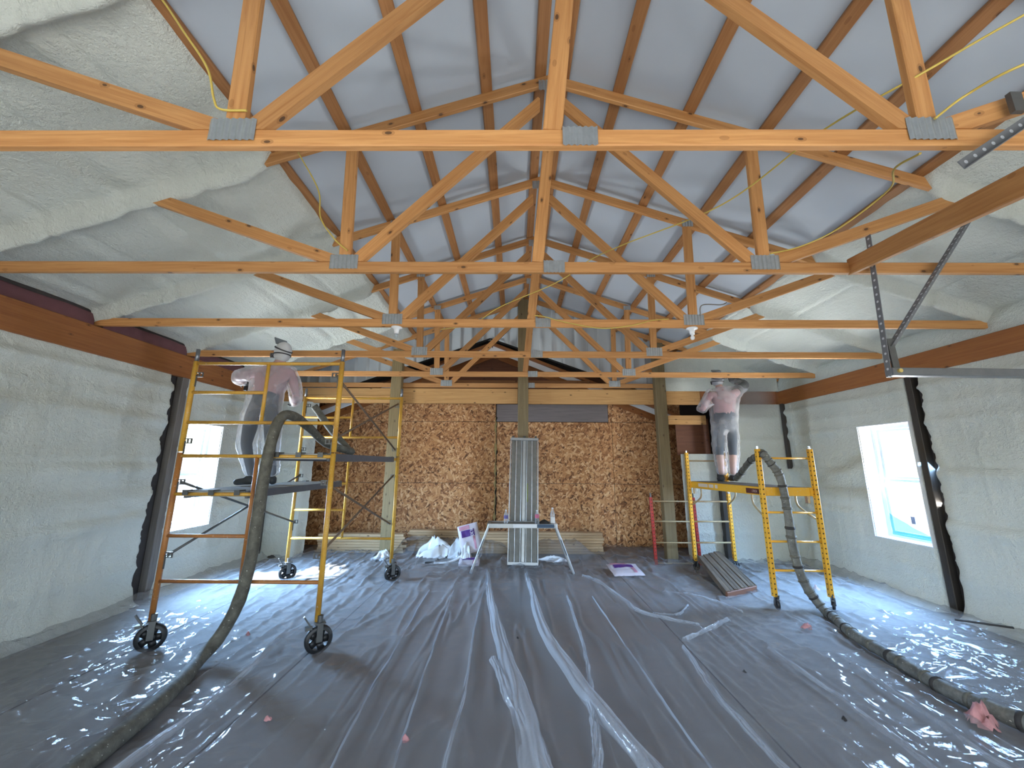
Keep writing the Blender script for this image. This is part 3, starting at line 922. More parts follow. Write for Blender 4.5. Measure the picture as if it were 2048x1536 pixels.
# ------------------------------------------------------------------ casters
def caster(parent, x, y, r, yaw, top, wmat='rubber'):
    c = empty('caster', (x-wloc(parent).x, y-wloc(parent).y, 0-wloc(parent).z), parent)
    R = Matrix.Rotation(yaw, 3, 'Z')
    ax = R @ Vector((0, 1, 0)); fwv = R @ Vector((1, 0, 0)); ctr = Vector((x, y, r))
    A = Matrix((fwv, Vector((0, 0, 1)).cross(fwv)*0+Vector((0, 0, 1)), ax)).transposed()
    hw = r*.24
    m = MB()
    m.lathe([(r*.70, -hw), (r*.93, -hw), (r, -hw*.55), (r, hw*.55), (r*.93, hw), (r*.70, hw), (r*.70, -hw)], ctr, 28, A)
    m.lathe([(0, -hw*.9), (r*.3, -hw*.9), (r*.3, hw*.9), (0, hw*.9)], ctr, 14, A)
    for k in range(5):
        a = k*2*math.pi/5
        d = A @ Vector((math.cos(a), math.sin(a), 0))
        m.bar(ctr+d*r*.22, ctr+d*r*.74, hw*1.1, r*.47, upv=tuple(ax.cross(d)))
    m.build('wheel', MT[wmat], c, True)
    m = MB()
    for s in (-1, 1):
        m.bar(ctr+ax*s*hw*1.35-Vector((0, 0, r*.12)), ctr+ax*s*hw*1.35+Vector((0, 0, r*1.12)), r*.10, r*.42, upv=tuple(fwv))
    m.box(ctr+Vector((0, 0, r*1.16)), (r*.75, r*.75, r*.10), R)
    m.tube([ctr+Vector((0, 0, r*1.15)), ctr+Vector((0, 0, top-r))], r*.21, 10)
    m.tube([ctr-ax*hw*1.6, ctr+ax*hw*1.6], r*.12, 8)
    m.build('fork', MT['steel'], c)
    m = MB()
    m.bar(ctr-fwv*r*.55+Vector((0, 0, r*.85)), ctr-fwv*r*1.15+Vector((0, 0, r*1.75)), r*.28, r*.10, upv=tuple(ax.cross(Vector((0, 0, 1)))))
    m.box(ctr-fwv*r*.78+Vector((0, 0, r*.9)), (r*.5, r*.42, r*.22), R)
    m.build('brake_lever', MT['steel'], c)
    return c


# ------------------------------------------------------------------ the tall masonry scaffold
YF, YR = 3.73, 5.80
LX, RX = -3.18, -1.72
sc = thing('scaffold_tower', 'tall yellow rolling scaffold of stacked frames on black casters', 'scaffold', ((LX+RX)/2, (YF+YR)/2, 0))


def tube_part(name, p0, p1, r, mat, parent):
    """a rod whose own X axis runs along it"""
    p0, p1 = Vector(p0), Vector(p1); x = p1-p0; L = x.length; x.normalize()
    key = ('tube', round(L, 3), r, mat.name); me = _beam_cache.get(key)
    if me is None:
        mm = MB().tube([(0, 0, 0), (L, 0, 0)], r, 12)
        me = bpy.data.meshes.new(name); me.from_pydata(mm.v, [], mm.f); me.materials.append(mat)
        me.polygons.foreach_set('use_smooth', [len(f) == 4 for f in mm.f]); me.update(); _beam_cache[key] = me
    o = bpy.data.objects.new(name, me); COL.objects.link(o)
    a = Vector((0, 0, 1)) if abs(x.z) < .9 else Vector((0, 1, 0))
    y = a.cross(x).normalized(); z = x.cross(y); loc = p0-wloc(parent)
    o.parent = parent
    o.matrix_local = Matrix(((x.x, y.x, z.x, loc.x), (x.y, y.y, z.y, loc.y), (x.z, y.z, z.z, loc.z), (0, 0, 0, 1)))
    return o


for yf in (YF, YR):
    rear = yf == YR
    lo = empty('end_frame', (0, 0, 0), sc); hi = empty('end_frame', (0, 0, 0), sc)
    ym, om = MT['yellow'], (MT['yellow'] if rear else MT['orange'])
    for x in (LX, RX):
        tube_part('leg', (x, yf, .23), (x, yf, 1.69), .0235, om if x == LX else ym, lo)
        tube_part('leg', (x, yf, 1.70), (x, yf, 2.585), .0235, ym, hi)
        tube_part('coupling_pin', (x, yf, 2.58), (x, yf, 2.71), .018, MT['galvd'], hi)
    xi = -2.44
    for z, xe in ((.56, RX), (.943, xi), (1.31, xi), (1.659, RX)):
        tube_part('rung', (LX, yf, z), (xe, yf, z), .0165, om if z < 1 else ym, lo)
    tube_part('inner_post', (xi, yf, .56), (xi, yf, 1.655), .0165, om, lo)
    for z, xe in ((1.977, RX), (2.271, -2.45), (2.565, RX)):
        tube_part('rung', (LX, yf, z), (xe, yf, z), .0165, ym, hi)
    tube_part('inner_post', (-2.45, yf, 1.98), (-2.45, yf, 2.56), .0165, ym, hi)
    # brace locks
    for x in (LX, RX):
        s = 1 if x == LX else -1
        for z in (.78, 1.42, 1.80, 2.45):
            m = MB()
            yi = yf+.03 if not rear else yf-.03
            m.bar((x+s*.02, yf, z+.02), (x+s*.085, yf, z+.02), .012, .008); m.bar((x+s*.02, yf, z-.02), (x+s*.085, yf, z-.02), .012, .008)
            m.bar((x+s*.085, yf, z-.025), (x+s*.085, yf, z+.025), .012, .008, (0, 1, 0)); m.bar((x+s*.05, yf, z-.025), (x+s*.05, yf, z+.025), .012, .008, (0, 1, 0))
            m.bar((x+s*.026, yf, z-.12), (x+s*.026, yf, z), .010, .010, (0, 1, 0))
            m.build('brace_lock', MT['steel'], sc)
for x, zs in ((RX-.05, ((2.45, 1.80), (1.80, 2.48), (1.42, .76), (.78, 1.43))), (LX+.05, ((1.42, .77), (.78, 1.43)))):
    for a, b in zs:
        tube_part('cross_brace', (x, YF, a), (x, YR, b), .0115, MT['brace'] if x > -2.5 else MT['steel'], sc)
for (x, y, yaw) in ((LX, YF, .55), (RX, YF, .62), (LX, YR, .75), (RX, YR, .55)):
    caster(sc, x+.03, y-.01, .112, yaw, .30)


def walk_plank(name, label, x0, x1, y0, y1, ztop, side='aluside', group=None):
    t = thing(name, label, 'plank', ((x0+x1)/2, (y0+y1)/2, ztop), group)
    m = MB()
    n = 5; w = (x1-x0-.05)/n
    for i in range(n):
        m.box((x0+.025+w*(i+.5), (y0+y1)/2, ztop-.010), (w-.008, y1-y0-.06, .018))
    m.build('deck', MT['aluw'], t)
    for x in (x0+.012, x1-.012):
        MB().box((x, (y0+y1)/2, ztop-.035), (.024, y1-y0-.05, .07)).build('side_rail', MT[side], t)
    for y in (y0+.03, y1-.03):
        MB().box(((x0+x1)/2, y, ztop-.03), (x1-x0-.05, .03, .05)).build('end_cap', MT['alu'], t)
        s = -1 if y < (y0+y1)/2 else 1
        for k in range(3):
            xx = x0+.06+(x1-x0-.12)*k/2
            m = MB(); m.box((xx, y+s*.03, ztop+.004), (.05, .09, .008)); m.box((xx, y+s*.068, ztop-.016), (.05, .008, .045)); m.build('hook', MT['steel'], t)
    return t


walk_plank('scaffold_plank', 'low aluminium scaffold plank the white-suited worker stands on', -3.10, -2.50, 3.73, 5.80, 1.342)
walk_plank('scaffold_plank', 'high aluminium scaffold plank with dark rail beside the hose end', -2.30, -1.765, 3.73, 5.80, 1.690)

# ------------------------------------------------------------------ yellow baker scaffold
bk = thing('baker_scaffold', 'low yellow baker scaffold with perforated legs under the hooded sprayer', 'scaffold', (3.24, 5.7, 0))
BL = [(2.975, 4.86), (3.605, 4.85), (2.825, 6.53), (3.46, 6.56)]
for i, (x, y) in enumerate(BL):
    beam('upright', (x, y, .14), (x, y, 1.80), .046, .056, MT['bakerp'], bk, upv=(0, 1, 0))
    MB().tube([(x, y, 1.79), (x, y, 1.835)], .014, 8).build('top_pin', MT['chrome'], bk)
    caster(bk, x+.01, y-.01, .062, (1.35, .9, .5, .3)[i], .15)
for a, b, zs in ((0, 1, (.415, .731, 1.057, 1.69)), (2, 3, (.405, .722, 1.029, 1.67))):
    for z in zs:
        tube_part('rung', (BL[a][0]+.02, BL[a][1], z), (BL[b][0]-.02, BL[b][1], z), .0125, MT['rung'] if a else MT['bakery'], bk)
for a, b, s in ((0, 2, 1), (1, 3, -1)):
    p0 = Vector((BL[a][0]+s*.045, BL[a][1]+.0, 1.295)); p1 = Vector((BL[b][0]+s*.045, BL[b][1], 1.295))
    beam('platform_rail', p0, p1, .035, .10, MT['bakery'], bk)
    d = (p1-p0).normalized()
    for p, k in ((p0, 1), (p1, -1)):
        q = p+d*k*.26
        MB().tube(catmull([(q.x, q.y, 1.26), (q.x, q.y, 1.16), (q.x-d.x*k*.05, q.y-d.y*k*.05, 1.09), (p.x-s*.02, p.y+d.y*k*.03, .985)], 5), .0125, 8).build('brace_arm', MT['rung'], bk, True)
        MB().box((p.x+d.x*k*.08, p.y+d.y*k*.08, 1.20), (.03, .045, .085)).build('lock_block', MT['chrome'], bk)
for a, b in ((0, 1), (2, 3)):
    beam('platform_end', (BL[a][0], BL[a][1]+(.02 if a == 0 else -.02), 1.295), (BL[b][0], BL[b][1]+(.02 if a == 0 else -.02), 1.295), .03, .10, MT['bakery'], bk)
m = MB()
m.add([(3.03, 4.88, 1.335), (3.55, 4.87, 1.335), (3.41, 6.53, 1.335), (2.88, 6.52, 1.335), (3.03, 4.88, 1.348), (3.55, 4.87, 1.348), (3.41, 6.53, 1.348), (2.88, 6.52, 1.348)], [(3, 2, 1, 0), (4, 5, 6, 7), (0, 1, 5, 4), (1, 2, 6, 5), (2, 3, 7, 6), (3, 0, 4, 7)])
m.build('deck', MT['weathered'], bk)


def on_rail(y0, y1, z, h, mat, name):
    f = lambda y: BL[0][0]+.045-.0185+(BL[2][0]-BL[0][0])*(y-BL[0][1])/(BL[2][1]-BL[0][1])
    m = MB()
    m.add([(f(y0)-.001, y0, z-h/2), (f(y1)-.001, y1, z-h/2), (f(y1)-.001, y1, z+h/2), (f(y0)-.001, y0, z+h/2), (f(y0)+.001, y0, z-h/2), (f(y1)+.001, y1, z-h/2), (f(y1)+.001, y1, z+h/2), (f(y0)+.001, y0, z+h/2)],
          [(0, 1, 2, 3), (7, 6, 5, 4), (0, 4, 5, 1), (1, 5, 6, 2), (2, 6, 7, 3), (3, 7, 4, 0)])
    m.build(name, MT[mat], bk)
    return f


fx = on_rail(4.93, 5.19, 1.29, .062, 'redlabel', 'nameplate')
on_rail(6.05, 6.30, 1.30, .05, 'sticker', 'sticker'); on_rail(5.90, 6.02, 1.30, .05, 'sticker', 'sticker'); on_rail(5.80, 5.86, 1.30, .05, 'sticker', 'sticker')


def text(name, body, size, mat, parent, loc, rot, extr=.0006):
    c = bpy.data.curves.new(name, 'FONT'); c.body = body; c.size = size; c.extrude = extr
    c.align_x = 'CENTER'; c.align_y = 'CENTER'; c.materials.append(mat)
    tmp = bpy.data.objects.new('tmp', c); COL.objects.link(tmp)
    bpy.context.view_layer.update()
    me = bpy.data.meshes.new_from_object(tmp.evaluated_get(bpy.context.evaluated_depsgraph_get()))
    bpy.data.objects.remove(tmp)
    o = bpy.data.objects.new(name, me); COL.objects.link(o); o.parent = parent
    o.location = Vector(loc)-wloc(parent); o.rotation_euler = rot
    return o


text('lettering', 'METALTECH', .040, MT['lettering'], bk, (fx(5.07)-.0025, 5.07, 1.29), Euler((math.radians(90), 0, math.radians(-90-5.0))))

# red ladder frame leaning behind it
rd = thing('ladder_frame', 'red perforated scaffold end frame leaning by the back post', 'scaffold frame', (2.69, 6.88, 0))
for x in (2.325, 3.05):
    beam('upright', (x, 6.86, 0.0), (x, 6.93, 1.06), .045, .045, MT['redp'], rd, upv=(0, 1, 0))
    MB().tube([(x, 6.93, 1.05), (x, 6.935, 1.13)], .014, 8).build('top_pin', MT['steel'], rd)
for z in (.022, .337, .671, .995):
    tube_part('rung', (2.33, 6.86+.066*z, z), (3.045, 6.86+.066*z, z), .0125, MT['rung'], rd)

# weathered ridged plank tipped up against it
bp = thing('ridged_plank', 'weathered brown ridged plank lying tipped beside the baker scaffold', 'plank', (2.9, 5.9, .1))
A = Vector((2.86, 5.33, .075)); B = Vector((3.03, 6.50, .24)); d = (B-A); sd = Vector((.82, .57, 0)).normalized()
sd = Vector((.27, .10, .0)); 
hw = Vector((.255, .135, .0))
for i in range(8):
    c = (i-3.5)/4.0
    beam('slat', A+hw*c, B+hw*.86*c+Vector((0, 0, .02*c)), .050, .020 if i % 2 else .034, MT['weathered'], bp)
for k in (-1.02, 1.02):
    beam('side_rail', A+hw*k+Vector((0, 0, -.02)), B+hw*.86*k+Vector((0, 0, -.02)), .02, .075, MT['weathered'], bp)
beam('end_board', A-hw*1.02+Vector((-.01, -.01, -.025)), A+hw*1.02+Vector((-.01, -.01, -.025)), .03, .07, MT['redply'], bp)

# ------------------------------------------------------------------ upright aluminium plank against the centre post
ap = thing('aluminium_plank', 'long grey aluminium plank standing on end against the centre post', 'plank', (.13, 6.6, 0))
base = Vector((.131, 6.62, .055)); topv = Vector((.168, 6.965, 2.03)); ax = topv-base
sdv = Vector((1, 0, -.018)).normalized()
nrm = ax.cross(sdv).normalized()
if nrm.y > 0: nrm = -nrm
for i in range(5):
    c = (i-2)*.092
    beam('deck_strip', base+sdv*c, topv+sdv*c, .074, .014, MT['aluw'], ap, upv=nrm, bev=.003)
for i in range(4):
    c = (i-1.5)*.092
    beam('rib', base+sdv*c+nrm*.012, topv+sdv*c+nrm*.012, .013, .022, MT['alu'], ap, upv=nrm, bev=.002)
beam('rib', base+nrm*.010, topv+nrm*.010, .05, .010, MT['alu'], ap, upv=nrm, bev=.002)
for s in (-1, 1):
    beam('side_rail', base+sdv*s*.238+nrm*.01, topv+sdv*s*.238+nrm*.01, .016, .065, MT['alu'], ap, upv=nrm, bev=.002)
for p in (base, topv):
    beam('end_cap', p-sdv*.245+nrm*.012, p+sdv*.245+nrm*.012, .065, .045, MT['alu'], ap, upv=ax.normalized(), bev=.003)
    s = -1 if p is base else 1
    for c in (-.2, 0, .2):
        q = p+sdv*c
        m = MB(); e = q+ax.normalized()*s*.05
        m.tube([q, e], .011, 8); m.tube([e-sdv*.02, e+sdv*.02], .014, 8); m.build('hook', MT['steel'], ap)
mid = base+ax*.47+sdv*.055+nrm*.0082
pm = MB(); pm.bar(mid, mid+ax*.15, .035, .002, tuple(nrm)); pm.build('paint_smear', MT['lime'], ap)

# ------------------------------------------------------------------ trestle bench in front of it
tb = thing('work_bench', 'folding aluminium work bench with splayed legs before the upright plank', 'bench', (.115, 6.36, 0))
MB().box((.115, 6.36, .70), (1.02, .28, .014)).build('bench_top', MT['aluw'], tb)
for y in (6.215, 6.505):
    MB().box((.115, y, .682), (1.04, .022, .06)).build('top_rail', MT['alu'], tb)
MB().box((.16, 6.203, .684), (.36, .003, .052)).build('name_strip', MT['vinyl'], tb)
MB().box((.47, 6.203, .684), (.26, .003, .052)).build('tape_strip', MT['bluet'], tb)
for s in (-1, 1):
    for y in (6.225, 6.495):
        p0 = Vector((.115+s*.50, y, .70)); p1 = Vector((.115+s*.765, y+(.0), .012)); k = p0.lerp(p1, .30)
        beam('leg', p0, p1, .034, .052, MT['alu'], tb, upv=(0, 1, 0))
        beam('leg_extension', k-Vector((0, .018, 0)), p0.lerp(p1, .62)-Vector((0, .018, 0)), .012, .030, MT['rubber'], tb, upv=(0, 1, 0))
        MB().box(p0.lerp(p1, .985), (.05, .04, .03)).build('rubber_foot', MT['rubber'], tb)
    beam('leg_bar', (.115+s*.62, 6.225, .39), (.115+s*.62, 6.495, .39), .02, .03, MT['alu'], tb)
    MB().box((.115+s*.51, 6.36, .69), (.05, .31, .05)).build('corner_joint', MT['porcelain'] if s > 0 else MT['aluw'], tb)


def bottle(label, x, y, kind):
    z = .707
    t = thing('bottle', label, 'bottle', (x, y, z), None)
    r = .032 if kind != 'milk' else .036; h = .20 if kind != 'milk' else .235
    prof = [(0, 0), (r*.9, .0), (r, .01), (r, h*.60), (r*.75, h*.74), (.013, h*.88), (.013, h*.94)]
    MB().lathe([(a, b+z) for a, b in prof], (x, y, 0), 16).build('bottle_body', MT['bottle'], t, True)
    MB().lathe([(0, z+h*.94), (.015, z+h*.94), (.015, z+h), (0, z+h)], (x, y, 0), 14).build('cap', MT['white'], t)
    if kind == 'milk': a, b, mt = .012, .10, 'milk'
    elif kind == 'cola': a, b, mt = .085, .14, 'lpink'
    else: a, b, mt = .07, .12, 'lblue'
    MB().lathe([(r+.001, z+a), (r+.001, z+b)], (x, y, 0), 16).build('label' if kind != 'milk' else 'contents', MT[mt], t, True)
    if kind == 'cola': MB().lathe([(0, z+.003), (r*.93, z+.003), (r*.95, z+.08), (0, z+.08)], (x, y, 0), 14).build('contents', MT['cola'], t, True)


bottle('clear bottle with purple label on the bench beside the plank edge', -.135, 6.30, 'water')
bottle('bottle with pink label and dark drink on the bench', .345, 6.28, 'cola')
bottle('tall clear bottle part filled with white on the bench end', .585, 6.30, 'milk')
X, Y = np.meshgrid(np.linspace(.385, .535, 22), np.linspace(6.24, 6.44, 20))
Z = .709+.045*np.clip(1-((X-.46)/.085)**2, 0, 1)*np.clip(1-((Y-6.34)/.11)**2, 0, 1)*(.5+fbm(X*22, Y*22, 3, 3))
props(grid('rag', np.stack([X, Y, Z], -1), MT['dark'], None), 'crumpled black rag on the bench between two bottles', 'rag')

# ------------------------------------------------------------------ plastic sheeting on the floor
ribs = [  # polyline (y, x), height, half width
    ([(5.3, -.366), (4.24, -.213), (3.08, .008), (2.3, .10)], .020, .05), ([(5.7, .21), (4.25, .255), (3.28, .452), (2.3, .75)], .020, .05),
    ([(5.3, .634), (3.83, .625), (3.09, .528), (2.3, .45)], .022, .022), ([(6.17, -.396), (4.23, -.386), (3.2, -.354), (2.2, -.37)], .030, .024),
    ([(5.46, -.769), (3.9, -.713), (2.2, -.63)], .018, .014), ([(5.45, -1.09), (3.62, -1.03), (2.2, -.96)], .014, .010), ([(4.2, -1.8), (3.0, -1.75), (2.0, -1.79)], .016, .012),
    ([(5.73, 1.16), (4.66, 1.37), (4.28, 1.84)], .028, .026), ([(3.67, 1.476), (3.05, 1.41), (2.2, 1.45)], .026, .028), ([(5.0, .98), (3.2, 1.0), (2.2, 1.05)], .013, .012),
    ([(3.78, 2.252), (3.0, 2.253), (2.2, 2.22)], .022, .020), ([(3.4, -3.32), (2.2, -3.27)], .012, .012), ([(4.41, 2.16), (4.2, 1.86), (4.0, 1.575)], .022, .035),
    ([(3.87, -2.1), (3.04, -2.02), (2.2, -2.07)], .030, .045), ([(3.5, -2.75), (2.2, -2.60)], .030, .05), ([(4.6, -1.35), (3.9, -1.62)], .02, .03),
    ([(4.6, 3.5), (3.3, 3.7), (2.2, 3.6)], .022, .03), ([(5.6, 3.9), (4.2, 4.1), (3.0, 4.2)], .018, .025), ([(3.5, 2.75), (2.2, 2.6)], .024, .03), ([(4.6, 2.45), (3.3, 2.62)], .02, .025),
    ([(4.4, -3.0), (3.0, -3.55)], .014, .03), ([(5.9, -2.7), (4.6, -2.35), (3.9, -2.3)], .014, .03), ([(6.3, 1.9), (5.2, 2.2)], .018, .03)]
xs = np.arange(-4.36, 4.86, .0135); ys = np.concatenate([np.arange(1.3, 4.6, .0135), np.arange(4.6, 8.17, .02)])
X, Y = np.meshgrid(xs, ys)
warp = .04*(fbm(X*1.7, Y*1.7, 3, 31)-.5)
Z = .006+.010*fbm(X*.9, Y*.7, 3, 14)
for k, (pl, h, w) in enumerate(ribs):
    py = np.array([p[0] for p in pl][::-1]); px = np.array([p[1] for p in pl][::-1])
    xc = np.interp(Y, py, px)+warp+.012*np.sin(Y*9+k)
    fade = sstep(py[0]-.35, py[0]-.02, Y)*(1-sstep(py[-1]+.02, py[-1]+.35, Y))
    hh = h*(.55+.9*fbm(Y*2.2, Y*0+k, 2, 40+k))
    u = (X-xc)/w
    Z += fade*hh*np.where(u > 0, np.exp(-np.abs(u)**1.2), np.exp(-np.abs(u/1.7)**1.6))
rid = lambda a, b, s: 1-np.abs(2*fbm(a, b, 3, s)-1)
cross = rid(X*1.3+Y*.9, Y*3.4-X*.9, 51)**7*.016
long_ = rid(X*5.2, Y*.62+X*.2, 57)**9*.020
wl = sstep(-.6, -2.2, X)*.9+sstep(1.3, 3.0, X)*1.0+.12
far = sstep(4.8, 6.2, Y)
Z += (cross*wl+long_*1.3)*(1+.6*far)
Z += .012*far*rid(X*3.1+Y, Y*3.7-X, 77)**4+.016*wl*(rid(X*4+Y*2.6, Y*4.6-X*1.5, 63)**5)
Z += far*.030*rid(X*2.2, Y*2.6, 71)**3
Z += .06*sstep(.22, 0, X-xs[0])+.05*sstep(.22, 0, xs[-1]-X)
Z += .05*sstep(7.0, 7.35, Y)*(X < -3.7)
# wrapped bundles raise the sheet at the back
for xa, xb, hgt in ((-2.05, -.25, .20), (.40, 1.18, .21)):
    Z += hgt*sstep(xa-.15, xa+.12, X)*sstep(xb+.25, xb-.08, X)*sstep(7.05, 7.32, Y)*(.8+.4*fbm(X*3, Y*4, 3, 81))
keep = np.ones((len(ys)-1, len(xs)-1), bool)
CX, CYy = np.meshgrid((xs[:-1]+xs[1:])/2, (ys[:-1]+ys[1:])/2)
keep &= ~((CYy > 7.0) & ((CX > 3.05) | (CX < -3.75)))
sheet = grid('plastic_sheet', np.stack([X, Y, Z], -1), MT['sheet'], None, keep)
props(sheet, 'wrinkled translucent plastic sheeting spread over the concrete floor', 'plastic sheet')


def fold_strip(pl, w0, w1, h, seed):
    """a doubled-over gather of the sheet lying along a line of (x, y)"""
    path = catmull([(a, b, 0) for a, b in pl], 40); n = len(path); m = 22
    P = np.zeros((n, m, 3))
    for i, p in enumerate(path):
        t = i/(n-1); w = (w0+(w1-w0)*t)*(.75+.6*float(fbm(t*7, .3, 3, seed)))
        c = p.x+.03*(float(fbm(t*9, 1.7, 3, seed+1))-.5)
        for j in range(m):
            s = j/(m-1)*2-1
            prof = (1-abs(s)**2.6)
            z = .016+h*prof*(.55+.8*float(vnoise(t*16+s*1.3, s*2.3+t*2, seed)))+.012*abs(math.sin(s*5.5+t*7+2*float(vnoise(t*11, s*2, seed))))
            P[i, j] = (c+s*w, p.y, max(z, .014))
    for e in (0, -1): P[e, :, 2] = .014
    return P


for pl, w0, w1, h, sd_ in (([(-.40, 6.15), (-.30, 5.2), (-.17, 4.2), (.03, 3.1), (.13, 2.3)], .03, .085, .045, 3), ([(.16, 6.1), (.22, 5.4), (.28, 4.25), (.47, 3.28), (.72, 2.45), (.82, 2.1)], .03, .085, .05, 5), ([(-.17, 3.6), (.02, 2.9), (.26, 2.15)], .03, .06, .03, 8), ([(.52, 3.15), (.50, 2.75), (.42, 2.3)], .02, .03, .03, 9),
        ([(.98, 6.05), (1.16, 5.73), (1.30, 5.0), (1.40, 4.62), (1.84, 4.30)], .018, .028, .03, 21), ([(2.22, 4.47), (1.90, 4.22), (1.56, 3.98)], .03, .02, .03, 23), ([(1.50, 3.85), (1.42, 3.1), (1.44, 2.2)], .014, .026, .026, 25),
        ([(2.24, 3.85), (2.26, 3.0), (2.22, 2.2)], .012, .02, .022, 27), ([(-.396, 6.1), (-.386, 4.23), (-.354, 3.2), (-.37, 2.2)], .008, .016, .02, 29), ([(-.77, 5.4), (-.713, 3.9), (-.63, 2.2)], .005, .008, .012, 31),
        ([(-1.09, 5.4), (-1.03, 3.62), (-.96, 2.2)], .004, .006, .010, 33), ([(-2.12, 3.9), (-2.03, 3.04), (-2.07, 2.2)], .016, .03, .03, 35), ([(.634, 5.2), (.625, 3.9), (.535, 3.1)], .014, .02, .024, 37), ([(.95, 5.2), (1.0, 3.6), (1.05, 2.2)], .005, .007, .010, 39),
        ([(1.9, 5.4), (2.3, 5.15), (2.5, 4.7)], .012, .014, .02, 41), ([(2.0, 4.9), (1.75, 4.6), (1.5, 4.62)], .01, .012, .016, 43), ([(2.75, 3.6), (2.66, 2.9), (2.6, 2.2)], .014, .02, .022, 45)):
    grid('sheet_fold', fold_strip(pl, w0, w1, h, sd_), MT['fold'], sheet)

# ------------------------------------------------------------------ spray hoses
def hose(name, pts, r0, r1, mat, label, lump=.10, wraps=0):
    path = catmull(pts, 14); n = len(path)
    rs = [(r0+(r1-r0)*i/(n-1))*(1+lump*(float(fbm(i*.35, 2.2, 3, 5))-.5)*2) for i in range(n)]
    t = thing(name, label, 'hose', path[0])
    MB().tube(path, rs, 14).build('hose_jacket', mat, t, True)
    if wraps:
        for k in range(2, n-3, wraps):
            j = k+random.randint(0, 2)
            MB().tube([path[j].lerp(path[j+1], a) for a in (0, .35, .7, 1.0)], [rs[j]*q for q in (1.04, 1.16, 1.14, 1.03)], 12).build('tape_wrap', MT['hoseL'] if k % 3 else MT['dark'], t, True)
    return t


hose('spray_hose', [(-2.62, 5.0, 2.33), (-2.45, 5.15, 2.05), (-2.22, 5.2, 1.79), (-2.12, 5.05, 1.75), (-2.30, 4.75, 1.84), (-2.31, 4.35, 1.99), (-2.24, 3.9, 2.06), (-2.245, 3.72, 2.035), (-2.27, 3.655, 1.86), (-2.30, 3.65, 1.535), (-2.315, 3.65, 1.10), (-2.32, 3.645, .77), (-2.37, 3.63, .42), (-2.47, 3.60, .17), (-2.50, 3.45, .068), (-2.37, 3.10, .066), (-2.28, 2.72, .066), (-2.23, 2.35, .066), (-2.2, 1.9, .066)],
     .042, .056, MT['hoseL'], 'grey spray hose draped over the tall scaffold rails', .08)
hose('spray_hose', [(3.46, 6.28, 1.395), (3.40, 6.0, 1.50), (3.31, 5.6, 1.66), (3.17, 5.15, 1.735), (3.02, 4.84, 1.745), (3.06, 4.78, 1.64), (3.15, 4.77, 1.47), (3.19, 4.775, 1.10), (3.20, 4.775, .66), (3.27, 4.76, .30), (3.38, 4.68, .07), (3.30, 4.40, .062), (3.17, 4.05, .062), (3.10, 3.53, .062), (3.05, 3.10, .062), (3.15, 2.75, .062), (3.3, 2.3, .062)],
     .040, .052, MT['hoseR'], 'taped dark spray hose looping over the baker scaffold', .12, 5)

# ------------------------------------------------------------------ people
def skinned(verts, edges, radii, sub=2, root=0):
    me = bpy.data.meshes.new('skin_tmp'); me.from_pydata(verts, edges, [])
    o = bpy.data.objects.new('skin_tmp', me); COL.objects.link(o)
    sk = o.modifiers.new('skin', 'SKIN'); sk.use_smooth_shade = True
    for i, sv in enumerate(me.skin_vertices[0].data):
        r = radii[i]; sv.radius = (r, r) if not isinstance(r, tuple) else r
        sv.use_root = (i == root)
    ss = o.modifiers.new('sub', 'SUBSURF'); ss.levels = sub; ss.render_levels = sub
    bpy.context.view_layer.update()
    dg = bpy.context.evaluated_depsgraph_get()
    ev = o.evaluated_get(dg)
    m2 = bpy.data.meshes.new_from_object(ev)
    V = [tuple(v.co) for v in m2.vertices]; Fc = [tuple(p.vertices) for p in m2.polygons]
    bpy.data.objects.remove(o); bpy.data.meshes.remove(me); bpy.data.meshes.remove(m2)
    return V, Fc


def head_geo(c, fwd, upv, R=.105):
    """a modelled head: cranium, jaw, nose, brow, sockets, lips, ears"""
    f = Vector(fwd).normalized(); u = Vector(upv).normalized(); s = u.cross(f).normalized(); u = f.cross(s)
    vs, fs = [], []; n, m = 28, 22
    for i in range(m+1):
        th = math.pi*i/m
        for k in range(n):
            ph = 2*math.pi*k/n
            a, b, z = math.sin(th)*math.cos(ph), math.sin(th)*math.sin(ph), math.cos(th)   # a forward, b side
            x, y, zz = a*.098, b*.076, z*.118
            if zz < 0:
                t = min(1, -zz/.118); y *= 1-.28*t; x = x*(1-.12*t)+.012*t
            front = max(0, a)
            x += .022*front**6*math.exp(-((zz+.018)/.020)**2)*math.exp(-(b/.16)**2)        # nose
            x -= .010*front**2*math.exp(-((zz-.008)/.014)**2)*(math.exp(-((b-.38)/.18)**2)+math.exp(-((b+.38)/.18)**2))
            x += .005*front**2*math.exp(-((zz-.030)/.012)**2)
            x += .006*front**3*(math.exp(-((zz+.052)/.006)**2)+math.exp(-((zz+.064)/.006)**2))*math.exp(-(b/.3)**2)
            x += .010*front**3*math.exp(-((zz+.095)/.014)**2)
            vs.append(Vector(c)+f*x+s*y+u*zz)
    fs += [(i*n+k, i*n+(k+1) % n, (i+1)*n+(k+1) % n, (i+1)*n+k) for i in range(m) for k in range(n)]
    for sg in (-1, 1):
        b0 = len(vs)
        for i in range(7):
            for k in range(8):
                th = math.pi*i/6; ph = 2*math.pi*k/8
                vs.append(Vector(c)+s*sg*(.074+.012*math.sin(th)*math.sin(ph))+f*(-.008+.016*math.sin(th)*math.cos(ph))+u*(.003+.030*math.cos(th)))
        fs += [(b0+i*8+k, b0+i*8+(k+1) % 8, b0+(i+1)*8+(k+1) % 8, b0+(i+1)*8+k) for i in range(6) for k in range(8)]
    return vs, fs


